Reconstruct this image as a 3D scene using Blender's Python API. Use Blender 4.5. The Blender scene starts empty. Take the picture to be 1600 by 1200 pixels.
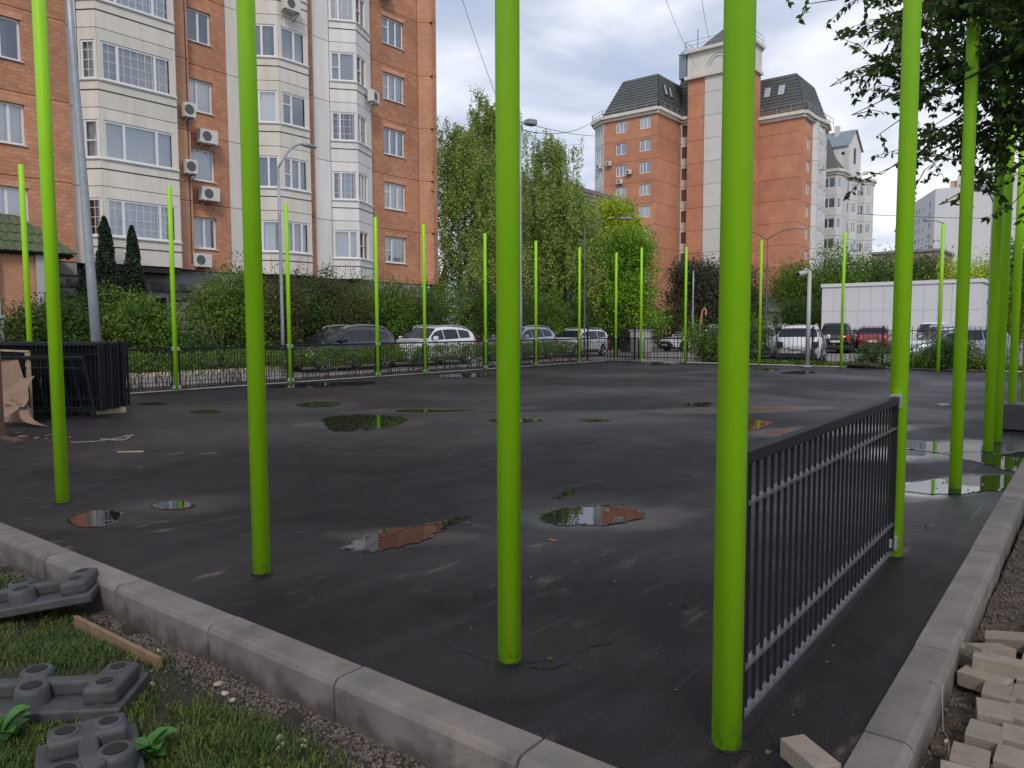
import bpy, math, random
import numpy as np
from mathutils import Matrix, Vector
random.seed(7); rng = np.random.default_rng(7)
SC = bpy.context.scene
COL = SC.collection
# ------------------------------------------------------------------ camera
AZ = 0.667568532; PITCH = 0.0740273609; ROLL = -0.00315; CAM_H = 1.55
def _w(x, y, z):      # heading frame (x right, y forward) -> world (X along the court, Y across it)
    return Vector((x*math.sin(AZ)+y*math.cos(AZ), -x*math.cos(AZ)+y*math.sin(AZ), z))
_f = _w(0, math.cos(PITCH), -math.sin(PITCH)); _u = _w(0, math.sin(PITCH), math.cos(PITCH)); _r = _w(1, 0, 0)
_r2 = math.cos(ROLL)*_r + math.sin(ROLL)*_u; _u2 = -math.sin(ROLL)*_r + math.cos(ROLL)*_u
cam = bpy.data.cameras.new("camera"); cam.sensor_width = 36; cam.lens = 1183.5/1600*36
cam.clip_start = 0.05; cam.clip_end = 5000
camo = bpy.data.objects.new("camera", cam); COL.objects.link(camo)
M = Matrix((_r2, _u2, -_f)).transposed().to_4x4(); M.translation = Vector((0, 0, CAM_H)); camo.matrix_world = M
SC.camera = camo
# ------------------------------------------------------------------ world, sun, exposure
SUN_EL = math.radians(42); SUN_DIR = Vector((-0.70, -0.62, 0)).normalized()*math.cos(SUN_EL) + Vector((0, 0, math.sin(SUN_EL)))
wd = bpy.data.worlds.new("World"); SC.world = wd; wd.use_nodes = True
nt = wd.node_tree; nt.nodes.clear()
def N(t, ty, **k):
    n = t.nodes.new(ty)
    for a, b in k.items():
        if a == 'inp':
            for c, d in b.items(): n.inputs[c].default_value = d
        else: setattr(n, a, b)
    return n
out = N(nt, 'ShaderNodeOutputWorld'); bg = N(nt, 'ShaderNodeBackground'); bg.inputs['Strength'].default_value = 0.11
sky = N(nt, 'ShaderNodeTexSky', sky_type='NISHITA', sun_disc=False, sun_elevation=SUN_EL, sun_rotation=math.atan2(SUN_DIR.x, SUN_DIR.y))
tc = N(nt, 'ShaderNodeTexCoord'); sep = N(nt, 'ShaderNodeSeparateXYZ'); nt.links.new(tc.outputs['Generated'], sep.inputs[0])
# clouds lie on a flat layer: direction / (height + c)
ad = N(nt, 'ShaderNodeMath', operation='ADD', inp={1: 0.16}); mx = N(nt, 'ShaderNodeMath', operation='MAXIMUM', inp={1: 0.02})
nt.links.new(sep.outputs['Z'], mx.inputs[0]); nt.links.new(mx.outputs[0], ad.inputs[0])
dv = N(nt, 'ShaderNodeVectorMath', operation='DIVIDE'); cb = N(nt, 'ShaderNodeCombineXYZ')
for i in range(3): nt.links.new(ad.outputs[0], cb.inputs[i])
nt.links.new(tc.outputs['Generated'], dv.inputs[0]); nt.links.new(cb.outputs[0], dv.inputs[1])
mp = N(nt, 'ShaderNodeMapping'); mp.inputs['Location'].default_value = (3.1, 1.7, 0.4); mp.inputs['Scale'].default_value = (1, 1, 0.35)
nt.links.new(dv.outputs[0], mp.inputs[0])
n1 = N(nt, 'ShaderNodeTexNoise', inp={'Scale': 1.55, 'Detail': 8.0, 'Roughness': 0.50, 'Distortion': 0.5}); nt.links.new(mp.outputs[0], n1.inputs['Vector'])
n2 = N(nt, 'ShaderNodeTexNoise', inp={'Scale': 0.55, 'Detail': 3.0, 'Roughness': 0.5}); nt.links.new(mp.outputs[0], n2.inputs['Vector'])
cr = N(nt, 'ShaderNodeValToRGB'); e = cr.color_ramp.elements
e[0].position = 0.38; e[0].color = (4.3, 4.9, 6.4, 1); e[1].position = 0.64; e[1].color = (8.5, 8.7, 9.4, 1)
el = e.new(0.5); el.color = (5.2, 5.7, 7.0, 1)
nt.links.new(n1.outputs[0], cr.inputs[0])
# brighter broken cloud low over the horizon
hz = N(nt, 'ShaderNodeMapRange', inp={1: 0.02, 2: 0.30, 3: 1.0, 4: 0.0}); nt.links.new(sep.outputs['Z'], hz.inputs[0])
n3 = N(nt, 'ShaderNodeMapRange', inp={1: 0.38, 2: 0.6, 3: 0.0, 4: 1.0}); nt.links.new(n2.outputs[0], n3.inputs[0])
hz2 = N(nt, 'ShaderNodeMath', operation='MULTIPLY', inp={1: 0.45}); nt.links.new(hz.outputs[0], hz2.inputs[0]); mm = N(nt, 'ShaderNodeMath', operation='MULTIPLY'); nt.links.new(hz2.outputs[0], mm.inputs[0]); nt.links.new(n3.outputs[0], mm.inputs[1])
mixh = N(nt, 'ShaderNodeMix', data_type='RGBA'); mixh.inputs['B'].default_value = (9.2, 9.3, 9.6, 1)
nt.links.new(mm.outputs[0], mixh.inputs['Factor']); nt.links.new(cr.outputs[0], mixh.inputs['A'])
# a thin bright gap in the cloud low in the sky
dt = N(nt, 'ShaderNodeVectorMath', operation='DOT_PRODUCT'); dt.inputs[1].default_value = _w(0.47, 0.87, 0.13).normalized(); nt.links.new(tc.outputs['Generated'], dt.inputs[0])
gl = N(nt, 'ShaderNodeMapRange', interpolation_type='SMOOTHSTEP', inp={1: 0.955, 2: 1.0, 3: 0.0, 4: 0.85}); nt.links.new(dt.outputs['Value'], gl.inputs[0])
gn = N(nt, 'ShaderNodeMapRange', inp={1: 0.35, 2: 0.60, 3: 0.35, 4: 1.0}); nt.links.new(n1.outputs[0], gn.inputs[0]); gm = N(nt, 'ShaderNodeMath', operation='MULTIPLY'); nt.links.new(gl.outputs[0], gm.inputs[0]); nt.links.new(gn.outputs[0], gm.inputs[1])
mixg = N(nt, 'ShaderNodeMix', data_type='RGBA'); mixg.inputs['B'].default_value = (10.5, 10.4, 10.2, 1); nt.links.new(gm.outputs[0], mixg.inputs['Factor']); nt.links.new(mixh.outputs['Result'], mixg.inputs['A']); mixh = mixg
mixs = N(nt, 'ShaderNodeMix', data_type='RGBA'); mixs.inputs['Factor'].default_value = 0.88
nt.links.new(sky.outputs[0], mixs.inputs['A']); nt.links.new(mixh.outputs['Result'], mixs.inputs['B'])
nt.links.new(mixs.outputs['Result'], bg.inputs['Color']); nt.links.new(bg.outputs[0], out.inputs[0])
sl = bpy.data.lights.new("sun", 'SUN'); sl.energy = 1.5; sl.angle = math.radians(14); sl.color = (1, 0.94, 0.85)
so = bpy.data.objects.new("sun", sl); COL.objects.link(so); so.rotation_euler = (-SUN_DIR).to_track_quat('-Z', 'Y').to_euler()
vs = SC.view_settings; vs.view_transform = 'Standard'; vs.look = 'None'; vs.exposure = 0.15; vs.gamma = 1; vs.use_curve_mapping = False

# ------------------------------------------------------------------ materials
def srgb(r, g, b):
    f = lambda c: (c/255/12.92 if c <= 10 else ((c/255+.055)/1.055)**2.4)
    return (f(r), f(g), f(b), 1)
MATS = {}
def mat(name, col, rough=0.7, metal=0.0, var=0.0, scale=3.0, bump=0.0, bscale=40.0, rand=0.0, isl=0.0, coat=0.0, spec=0.5, transl=0.0, detail=5.0, col2=None, objrand=0.0, streak=0.0):
    """generic weathered surface: base colour with noise variation, optional per-island / per-object change, bump"""
    if name in MATS: return MATS[name]
    m = bpy.data.materials.new(name); MATS[name] = m; m.use_nodes = True; t = m.node_tree; t.nodes.clear()
    o = N(t, 'ShaderNodeOutputMaterial'); b = N(t, 'ShaderNodeBsdfPrincipled'); t.links.new(b.outputs[0], o.inputs[0])
    b.inputs['Roughness'].default_value = rough; b.inputs['Metallic'].default_value = metal
    b.inputs['Coat Weight'].default_value = coat; b.inputs['Specular IOR Level'].default_value = spec
    b.inputs['Coat Roughness'].default_value = 0.04
    c = tuple(col)[:3]+(1,)
    g = N(t, 'ShaderNodeNewGeometry')
    last = None
    if var or col2:
        no = N(t, 'ShaderNodeTexNoise', inp={'Scale': scale, 'Detail': detail, 'Roughness': 0.6}); t.links.new(g.outputs['Position'], no.inputs['Vector'])
        if streak:
            mpp = N(t, 'ShaderNodeMapping'); mpp.inputs['Scale'].default_value = (1, 1, streak)
            t.links.new(g.outputs['Position'], mpp.inputs[0]); t.links.new(mpp.outputs[0], no.inputs['Vector'])
        r = N(t, 'ShaderNodeMapRange', inp={1: 0.3, 2: 0.7, 3: 0.0, 4: 1.0}); t.links.new(no.outputs[0], r.inputs[0])
        mi = N(t, 'ShaderNodeMix', data_type='RGBA'); t.links.new(r.outputs[0], mi.inputs['Factor'])
        mi.inputs['A'].default_value = tuple(x*(1-var) for x in c[:3])+(1,)
        mi.inputs['B'].default_value = (tuple(col2)[:3]+(1,)) if col2 else tuple(min(1, x*(1+var)) for x in c[:3])+(1,)
        last = mi.outputs['Result']
    if isl or objrand:
        h = N(t, 'ShaderNodeHueSaturation')
        if last: t.links.new(last, h.inputs['Color'])
        else: h.inputs['Color'].default_value = c
        if isl: src = g.outputs['Random Per Island']; amt = isl
        else:
            oi = N(t, 'ShaderNodeObjectInfo'); src = oi.outputs['Random']; amt = objrand
        r2 = N(t, 'ShaderNodeMapRange', inp={1: 0, 2: 1, 3: 1-amt, 4: 1+amt}); t.links.new(src, r2.inputs[0]); t.links.new(r2.outputs[0], h.inputs['Value'])
        r3 = N(t, 'ShaderNodeMapRange', inp={1: 0, 2: 1, 3: 0.5+amt*0.05, 4: 0.5-amt*0.05}); t.links.new(src, r3.inputs[0]); t.links.new(r3.outputs[0], h.inputs['Hue'])
        last = h.outputs[0]
    if last: t.links.new(last, b.inputs['Base Color'])
    else: b.inputs['Base Color'].default_value = c
    if bump:
        nb = N(t, 'ShaderNodeTexNoise', inp={'Scale': bscale, 'Detail': 4.0}); t.links.new(g.outputs['Position'], nb.inputs['Vector'])
        bu = N(t, 'ShaderNodeBump', inp={'Strength': bump, 'Distance': 0.02}); t.links.new(nb.outputs[0], bu.inputs['Height']); t.links.new(bu.outputs[0], b.inputs['Normal'])
    if transl:
        tr = N(t, 'ShaderNodeBsdfTranslucent'); ms = N(t, 'ShaderNodeMixShader', inp={0: transl})
        if last: t.links.new(last, tr.inputs[0])
        else: tr.inputs[0].default_value = c
        t.links.new(b.outputs[0], ms.inputs[1]); t.links.new(tr.outputs[0], ms.inputs[2]); t.links.new(ms.outputs[0], o.inputs[0])
    return m

def brick_mat(name, c1, c2, mortar, bw, rh, mo, blotch=0.12):
    m = bpy.data.materials.new(name); MATS[name] = m; m.use_nodes = True; t = m.node_tree; t.nodes.clear()
    o = N(t, 'ShaderNodeOutputMaterial'); b = N(t, 'ShaderNodeBsdfPrincipled', inp={'Roughness': 0.85}); t.links.new(b.outputs[0], o.inputs[0])
    tc = N(t, 'ShaderNodeTexCoord'); s = N(t, 'ShaderNodeSeparateXYZ'); c = N(t, 'ShaderNodeCombineXYZ')
    t.links.new(tc.outputs['Object'], s.inputs[0])
    xy = N(t, 'ShaderNodeMath', operation='ADD'); t.links.new(s.outputs[0], xy.inputs[0]); t.links.new(s.outputs[1], xy.inputs[1])
    t.links.new(xy.outputs[0], c.inputs[0]); t.links.new(s.outputs[2], c.inputs[1])
    br = N(t, 'ShaderNodeTexBrick', inp={'Scale': 1.0, 'Brick Width': bw, 'Row Height': rh, 'Mortar Size': mo, 'Mortar Smooth': 0.3, 'Bias': -0.1, 'Color1': c1, 'Color2': c2, 'Mortar': mortar})
    t.links.new(c.outputs[0], br.inputs['Vector'])
    g = N(t, 'ShaderNodeNewGeometry'); no = N(t, 'ShaderNodeTexNoise', inp={'Scale': 0.5, 'Detail': 6.0, 'Roughness': 0.65}); t.links.new(g.outputs['Position'], no.inputs['Vector'])
    r = N(t, 'ShaderNodeMapRange', inp={1: 0.3, 2: 0.7, 3: 1-blotch, 4: 1+blotch}); t.links.new(no.outputs[0], r.inputs[0])
    oi = N(t, 'ShaderNodeObjectInfo'); r2 = N(t, 'ShaderNodeMapRange', inp={1: 0, 2: 1, 3: 0.9, 4: 1.1}); t.links.new(oi.outputs['Random'], r2.inputs[0])
    mu = N(t, 'ShaderNodeMath', operation='MULTIPLY'); t.links.new(r.outputs[0], mu.inputs[0]); t.links.new(r2.outputs[0], mu.inputs[1])
    h = N(t, 'ShaderNodeHueSaturation'); t.links.new(br.outputs['Color'], h.inputs['Color']); t.links.new(mu.outputs[0], h.inputs['Value'])
    t.links.new(h.outputs[0], b.inputs['Base Color'])
    bu = N(t, 'ShaderNodeBump', inp={'Strength': 0.5, 'Distance': 0.01}); bu.invert = True
    t.links.new(br.outputs['Fac'], bu.inputs['Height']); t.links.new(bu.outputs[0], b.inputs['Normal'])
    return m

def glass_mat(name, tint, opac, rough=0.02):
    """thin window glass: mostly clear, mirror-like towards grazing angles"""
    m = bpy.data.materials.new(name); MATS[name] = m; m.use_nodes = True; t = m.node_tree; t.nodes.clear()
    o = N(t, 'ShaderNodeOutputMaterial'); g = N(t, 'ShaderNodeBsdfGlossy', inp={'Roughness': rough, 'Color': (0.95, 0.97, 1, 1)})
    tr = N(t, 'ShaderNodeBsdfTransparent', inp={'Color': tint}); fr = N(t, 'ShaderNodeFresnel', inp={'IOR': 1.5})
    a = N(t, 'ShaderNodeMath', operation='MULTIPLY_ADD', inp={1: 1.6, 2: opac}); a.use_clamp = True
    t.links.new(fr.outputs[0], a.inputs[0]); ms = N(t, 'ShaderNodeMixShader'); t.links.new(a.outputs[0], ms.inputs[0])
    t.links.new(tr.outputs[0], ms.inputs[1]); t.links.new(g.outputs[0], ms.inputs[2]); t.links.new(ms.outputs[0], o.inputs[0])
    return m

def post_mat():
    m = bpy.data.materials.new('lime_powder_coat'); m.use_nodes = True; t = m.node_tree; t.nodes.clear()
    o = N(t, 'ShaderNodeOutputMaterial'); b = N(t, 'ShaderNodeBsdfPrincipled', inp={'Roughness': 0.5, 'Specular IOR Level': 0.4}); t.links.new(b.outputs[0], o.inputs[0])
    g = N(t, 'ShaderNodeNewGeometry'); P = g.outputs['Position']; s = N(t, 'ShaderNodeSeparateXYZ'); t.links.new(P, s.inputs[0])
    def noise(sc, d=5, st=1.0):
        mp = N(t, 'ShaderNodeMapping'); mp.inputs['Scale'].default_value = (1, 1, st); t.links.new(P, mp.inputs[0])
        n = N(t, 'ShaderNodeTexNoise', inp={'Scale': sc, 'Detail': float(d), 'Roughness': .6}); t.links.new(mp.outputs[0], n.inputs['Vector']); return n.outputs[0]
    def mr(x, a, b_, c, d):
        n = N(t, 'ShaderNodeMapRange', inp={1: a, 2: b_, 3: c, 4: d}); t.links.new(x, n.inputs[0]); return n.outputs[0]
    def mix(f, a, b_):
        n = N(t, 'ShaderNodeMix', data_type='RGBA'); t.links.new(f, n.inputs['Factor'])
        for k, v in (('A', a), ('B', b_)):
            if isinstance(v, tuple): n.inputs[k].default_value = v
            else: t.links.new(v, n.inputs[k])
        return n.outputs['Result']
    c = mix(mr(noise(4, 4, .3), .35, .65, 0, 1), (0.31, 0.67, 0.007, 1), (0.345, 0.73, 0.010, 1))
    ml = N(t, 'ShaderNodeMath', operation='MULTIPLY'); t.links.new(mr(s.outputs[2], .01, .14, 1, 0), ml.inputs[0]); t.links.new(mr(noise(38, 6), .48, .66, 0, .6), ml.inputs[1])
    c = mix(ml.outputs[0], c, (0.05, 0.06, 0.02, 1))                 # mud splashes near the foot
    c = mix(mr(noise(70, 3, .12), .70, .74, 0, .45), c, (0.10, 0.16, 0.02, 1))   # fine scratches
    t.links.new(c, b.inputs['Base Color']); return m
GREEN = post_mat()
ANTH = mat('anthracite_steel', (0.016, 0.018, 0.022), rough=0.55, var=0.12, scale=20, spec=0.15)
ANTH2 = mat('black_iron', (0.014, 0.015, 0.017), rough=0.5)
CLAMP = mat('galvanised_clamp', (0.42, 0.43, 0.44), rough=0.4, metal=0.6)
GALV = mat('galvanised_pole', (0.33, 0.36, 0.40), rough=0.5, metal=0.35, var=0.12, scale=5)
WHITEM = mat('white_steel', (0.42, 0.43, 0.42), rough=0.5, var=0.05, scale=4)
def kerb_mat():
    m = bpy.data.materials.new('kerb_concrete'); m.use_nodes = True; t = m.node_tree; t.nodes.clear()
    o = N(t, 'ShaderNodeOutputMaterial'); b = N(t, 'ShaderNodeBsdfPrincipled', inp={'Roughness': 0.85}); t.links.new(b.outputs[0], o.inputs[0])
    g = N(t, 'ShaderNodeNewGeometry'); P = g.outputs['Position']; oi = N(t, 'ShaderNodeObjectInfo')
    def noise(sc, d=5, r=.6):
        n = N(t, 'ShaderNodeTexNoise', inp={'Scale': sc, 'Detail': float(d), 'Roughness': r}); t.links.new(P, n.inputs['Vector']); return n.outputs[0]
    def mr(x, a, b_, c, d):
        n = N(t, 'ShaderNodeMapRange', inp={1: a, 2: b_, 3: c, 4: d}); t.links.new(x, n.inputs[0]); return n.outputs[0]
    def mix(f, a, b_, mode='MIX'):
        n = N(t, 'ShaderNodeMix', data_type='RGBA', blend_type=mode); t.links.new(f, n.inputs['Factor'])
        for k, v in (('A', a), ('B', b_)):
            if isinstance(v, tuple): n.inputs[k].default_value = v
            else: t.links.new(v, n.inputs[k])
        return n.outputs['Result']
    c = mix(mr(noise(3.5, 7), .34, .66, 0, 1), (0.13, 0.117, 0.110, 1), (0.215, 0.185, 0.168, 1))
    c = mix(mr(noise(45, 3), .55, .75, 0, .5), c, (0.13, 0.115, 0.105, 1))
    # damp dirt creeping up from the ground
    s = N(t, 'ShaderNodeSeparateXYZ'); t.links.new(P, s.inputs[0]); z = mr(s.outputs[2], -.03, -.19, 0, 1)
    a = N(t, 'ShaderNodeMath', operation='ADD'); t.links.new(z, a.inputs[0]); t.links.new(mr(noise(4.5, 4), .3, .7, -.65, .45), a.inputs[1])
    c = mix(mr(a.outputs[0], .2, .75, 0, .85), c, (0.055, 0.048, 0.042, 1))
    h = N(t, 'ShaderNodeHueSaturation'); t.links.new(c, h.inputs['Color']); t.links.new(mr(oi.outputs['Random'], 0, 1, .88, 1.12), h.inputs['Value']); t.links.new(h.outputs[0], b.inputs['Base Color'])
    bu = N(t, 'ShaderNodeBump', inp={'Strength': .35, 'Distance': .01}); t.links.new(noise(80, 4), bu.inputs['Height']); t.links.new(bu.outputs[0], b.inputs['Normal'])
    return m
KERB = kerb_mat()
PAVER = mat('paver_concrete', (0.255, 0.215, 0.17), rough=0.9, var=0.14, scale=14, bump=0.35, bscale=120, objrand=0.14)
RUBBER = mat('grey_rubber', (0.058, 0.059, 0.062), rough=0.6, var=0.3, scale=9, bump=0.15, bscale=60)
HOLE_SHADE = mat('hole_shade', (0.012, 0.012, 0.012), rough=0.9)  # near-black colour painting the shade inside the boss holes
SOIL = mat('bare_soil', (0.055, 0.038, 0.026), rough=0.95, var=0.5, scale=7, bump=1.0, bscale=35, col2=(0.13, 0.098, 0.07))
LAWN = mat('turf_soil', (0.018, 0.020, 0.010), rough=0.95, var=0.3, scale=5, bump=1.0, bscale=50, col2=(0.050, 0.036, 0.022))
GRASS = mat('grass_blades', (0.055, 0.12, 0.014), rough=0.6, var=0.3, scale=2.5, isl=0.5, transl=0.2, col2=(0.11, 0.15, 0.022))
WEED = mat('weed_leaf', (0.06, 0.19, 0.03), rough=0.5, isl=0.2, transl=0.25)
ROADM = mat('dry_asphalt', (0.225, 0.205, 0.205), rough=0.85, var=0.12, scale=1.5, bump=0.3, bscale=60)
LOT = mat('parking_asphalt', (0.20, 0.18, 0.175), rough=0.85, var=0.15, scale=0.8, bump=0.3, bscale=60)
EARTH = mat('earth', (0.06, 0.06, 0.03), rough=0.95, var=0.4, scale=0.6, col2=(0.05, 0.075, 0.02))
KERBY = mat('sandstone_kerb', (0.50, 0.40, 0.28), rough=0.85, var=0.15, scale=3)
GRAVEL = mat('gravel', (0.11, 0.092, 0.078), rough=0.9, isl=0.55, var=0.2, scale=10)
PEB = mat('pebble', (0.45, 0.38, 0.28), rough=0.6, objrand=0.25, var=0.15, scale=40)
CARD = mat('cardboard', (0.22, 0.145, 0.095), rough=0.9, var=0.15, scale=6)
WOODD = mat('dark_stained_wood', (0.085, 0.042, 0.030), rough=0.7, var=0.3, scale=8)
WOOD = mat('pale_timber', (0.33, 0.25, 0.16), rough=0.8, var=0.25, scale=7, streak=0.2)
WOODB = mat('weathered_board', (0.20, 0.13, 0.075), rough=0.8, var=0.25, scale=9)
STRING = mat('pale_string', (0.26, 0.25, 0.235), rough=0.8)
BARK = mat('tree_bark', (0.06, 0.048, 0.038), rough=0.9, var=0.35, scale=12)
BIRCHB = mat('birch_bark', (0.42, 0.40, 0.36), rough=0.8, col2=(0.08, 0.07, 0.06), var=0.1, scale=5, streak=3)
BRICK = brick_mat('orange_brick', (0.46, 0.185, 0.092, 1), (0.58, 0.265, 0.145, 1), (0.32, 0.21, 0.155, 1), 0.26, 0.14, 0.016, 0.2)
BRICKL = brick_mat('light_orange_brick', (0.58, 0.27, 0.15, 1), (0.66, 0.34, 0.20, 1), (0.42, 0.28, 0.2, 1), 0.26, 0.14, 0.014)
BRICKE = brick_mat('entrance_brick', (0.55, 0.26, 0.14, 1), (0.64, 0.32, 0.18, 1), (0.36, 0.22, 0.15, 1), 0.26, 0.075, 0.008)
BRICK2 = brick_mat('far_orange_brick', (0.52, 0.225, 0.125, 1), (0.56, 0.25, 0.145, 1), (0.46, 0.23, 0.15, 1), 0.26, 0.14, 0.012, 0.16)
PLAST = mat('cream_panel', (0.66, 0.62, 0.56), rough=0.85, var=0.10, scale=2.4, objrand=0.05, streak=0.14)
PLASTW = mat('white_panel', (0.74, 0.72, 0.70), rough=0.85, var=0.09, scale=2.4, objrand=0.05, streak=0.14)
PLASTG = mat('grey_white_panel', (0.62, 0.61, 0.59), rough=0.85, var=0.06, scale=1.0, objrand=0.04)
DARKC = mat('dark_joint', (0.03, 0.026, 0.024), rough=0.95)
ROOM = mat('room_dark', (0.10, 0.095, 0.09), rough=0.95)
FRAMEW = mat('white_upvc', (0.74, 0.74, 0.74), rough=0.45)
FRAMEG = mat('grey_frame', (0.35, 0.36, 0.37), rough=0.5)
CURT = mat('net_curtain', (0.72, 0.75, 0.77), rough=0.9, objrand=0.28)
CURTB = mat('blue_curtain', (0.18, 0.25, 0.29), rough=0.9)
GLASS = glass_mat('window_glass', (0.90, 0.93, 0.95, 1), 0.16)
GLASSF = glass_mat('far_window_glass', (0.70, 0.76, 0.80, 1), 0.25)
CARGL = mat('car_glass', (0.012, 0.016, 0.022), rough=0.04, spec=0.5)
STONE = mat('rough_stone', (0.22, 0.21, 0.18), rough=0.95, var=0.35, scale=6, bump=1.0, bscale=18, objrand=0.25)
CONC = mat('grey_concrete', (0.30, 0.29, 0.27), rough=0.9, var=0.15, scale=2)
TILEG = mat('green_metal_tile', (0.088, 0.115, 0.055), rough=0.55, var=0.15, scale=5, objrand=0.12)
SLATE = mat('dark_roof_metal', (0.085, 0.092, 0.088), rough=0.55, var=0.15, scale=1.0)
ROOFBL = mat('blue_grey_roof', (0.20, 0.25, 0.28), rough=0.5, var=0.1, scale=1)
ACW = mat('air_conditioner_white', (0.62, 0.61, 0.57), rough=0.5)
ACD = mat('air_conditioner_grille', (0.10, 0.10, 0.10), rough=0.7)
TYRE = mat('tyre', (0.015, 0.015, 0.015), rough=0.8)
RIM = mat('alloy', (0.55, 0.56, 0.58), rough=0.3, metal=0.8)
CLAD = mat('black_plastic', (0.02, 0.02, 0.022), rough=0.6)
CHROME = mat('chrome', (0.7, 0.7, 0.72), rough=0.15, metal=1.0)
REDL = mat('red_lamp', (0.45, 0.02, 0.015), rough=0.15, coat=1.0)
CLEARL = mat('clear_lamp', (0.65, 0.68, 0.7), rough=0.1, coat=1.0)
PLATE = mat('licence_plate', (0.7, 0.7, 0.7), rough=0.4)
def paint(name, c, metal=0.0): return mat(name, c, rough=0.28, coat=1.0, metal=metal)
SHED = mat('white_sheet_cladding', (0.66, 0.66, 0.68), rough=0.6, var=0.04, scale=0.6)
CABLE = mat('cable_black', (0.03, 0.03, 0.035), rough=0.7)

def _G(px, py):
    d = _r2*((px-800)/1183.5) - _u2*((py-600)/1183.5) + _f; k = -CAM_H/d.z; return d.x*k, d.y*k
DAMPS = [(*_G(650, 838), .75, .28, -.95, 1.35), (*_G(940, 808), .95, .55, -.7, 1.55), (*_G(570, 661), 1.5, .8, -.8, 1.1), (*_G(1480, 762), 1.2, .42, -.35, 1.95), (*_G(1470, 703), 2.0, .7, -.5, 1.95), (*_G(1300, 672), 2.2, .6, -.6, 1.4), (*_G(1160, 640), 2.5, .7, -.7, 1.2), (*_G(270, 790), .7, .5, -.8, .9), (*_G(150, 812), .6, .4, -.8, .8), (*_G(840, 650), 3.0, .8, -.7, .9), (*_G(700, 640), 2.5, .6, -.7, .9)]
def court_mat():
    m = bpy.data.materials.new('wet_asphalt'); m.use_nodes = True; t = m.node_tree; t.nodes.clear()
    o = N(t, 'ShaderNodeOutputMaterial'); b = N(t, 'ShaderNodeBsdfPrincipled'); t.links.new(b.outputs[0], o.inputs[0])
    g = N(t, 'ShaderNodeNewGeometry'); P = g.outputs['Position']
    def noise(sc, det=5, ro=0.6, dist=0): 
        n = N(t, 'ShaderNodeTexNoise', inp={'Scale': sc, 'Detail': det, 'Roughness': ro, 'Distortion': dist}); t.links.new(P, n.inputs['Vector']); return n.outputs[0]
    def rng_(x, a, b_, c, d):
        n = N(t, 'ShaderNodeMapRange', inp={1: a, 2: b_, 3: c, 4: d}); t.links.new(x, n.inputs[0]); return n.outputs[0]
    def mix(f, a, b_):
        n = N(t, 'ShaderNodeMix', data_type='RGBA'); t.links.new(f, n.inputs['Factor'])
        for k, v in (('A', a), ('B', b_)):
            if isinstance(v, tuple): n.inputs[k].default_value = v
            else: t.links.new(v, n.inputs[k])
        return n.outputs['Result']
    c0 = mix(rng_(noise(0.45, 6), 0.35, 0.65, 0, 1), (0.0065, 0.0056, 0.0070, 1), (0.019, 0.0168, 0.0205, 1))
    c1 = mix(rng_(noise(130, 2), 0.48, 0.72, 0, 0.75), c0, (0.075, 0.068, 0.068, 1))          # aggregate
    # pale sandy scuffs
    mp = N(t, 'ShaderNodeMapping'); mp.inputs['Rotation'].default_value = (0, 0, 0.9); mp.inputs['Scale'].default_value = (1, 3.0, 1); t.links.new(P, mp.inputs[0])
    n = N(t, 'ShaderNodeTexNoise', inp={'Scale': 2.2, 'Detail': 8.0, 'Roughness': 0.72}); t.links.new(mp.outputs[0], n.inputs['Vector'])
    sc = rng_(n.outputs[0], 0.565, 0.70, 0, 1)
    area = rng_(noise(0.55, 2), 0.45, 0.60, 0.10, 1.0)
    mu = N(t, 'ShaderNodeMath', operation='MULTIPLY'); t.links.new(sc, mu.inputs[0]); t.links.new(area, mu.inputs[1])
    c2 = mix(mu.outputs[0], c1, (0.15, 0.115, 0.092, 1))
    # long faint roller and tyre marks, darker greasy blotches
    mp3 = N(t, 'ShaderNodeMapping'); mp3.inputs['Rotation'].default_value = (0, 0, 0.35); mp3.inputs['Scale'].default_value = (.25, 2.6, 1); t.links.new(P, mp3.inputs[0])
    n3_ = N(t, 'ShaderNodeTexNoise', inp={'Scale': 1.3, 'Detail': 6.0, 'Roughness': 0.65}); t.links.new(mp3.outputs[0], n3_.inputs['Vector'])
    c2 = mix(rng_(n3_.outputs[0], .52, .72, 0, .5), c2, (0.045, 0.041, 0.047, 1))
    c2 = mix(rng_(noise(0.9, 5, .6, .8), .52, .66, 0, .65), c2, (0.006, 0.0055, 0.0065, 1))
    mp4 = N(t, 'ShaderNodeMapping'); mp4.inputs['Rotation'].default_value = (0, 0, -0.7); mp4.inputs['Scale'].default_value = (.6, 14.0, 1); t.links.new(P, mp4.inputs[0])
    n4_ = N(t, 'ShaderNodeTexNoise', inp={'Scale': 1.1, 'Detail': 3.0, 'Roughness': 0.5}); t.links.new(mp4.outputs[0], n4_.inputs['Vector'])
    m4 = N(t, 'ShaderNodeMath', operation='MULTIPLY'); t.links.new(rng_(n4_.outputs[0], .66, .72, 0, .6), m4.inputs[0]); t.links.new(rng_(noise(.7, 2), .5, .6, 0, 1), m4.inputs[1])
    c2 = mix(m4.outputs[0], c2, (0.10, 0.088, 0.08, 1))
    wet0 = rng_(noise(0.22, 4, 0.55, 0.4), 0.42, 0.64, 0, 0.55)
    wob = noise(1.7, 4, 0.6); mx_ = wet0; film = None
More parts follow.
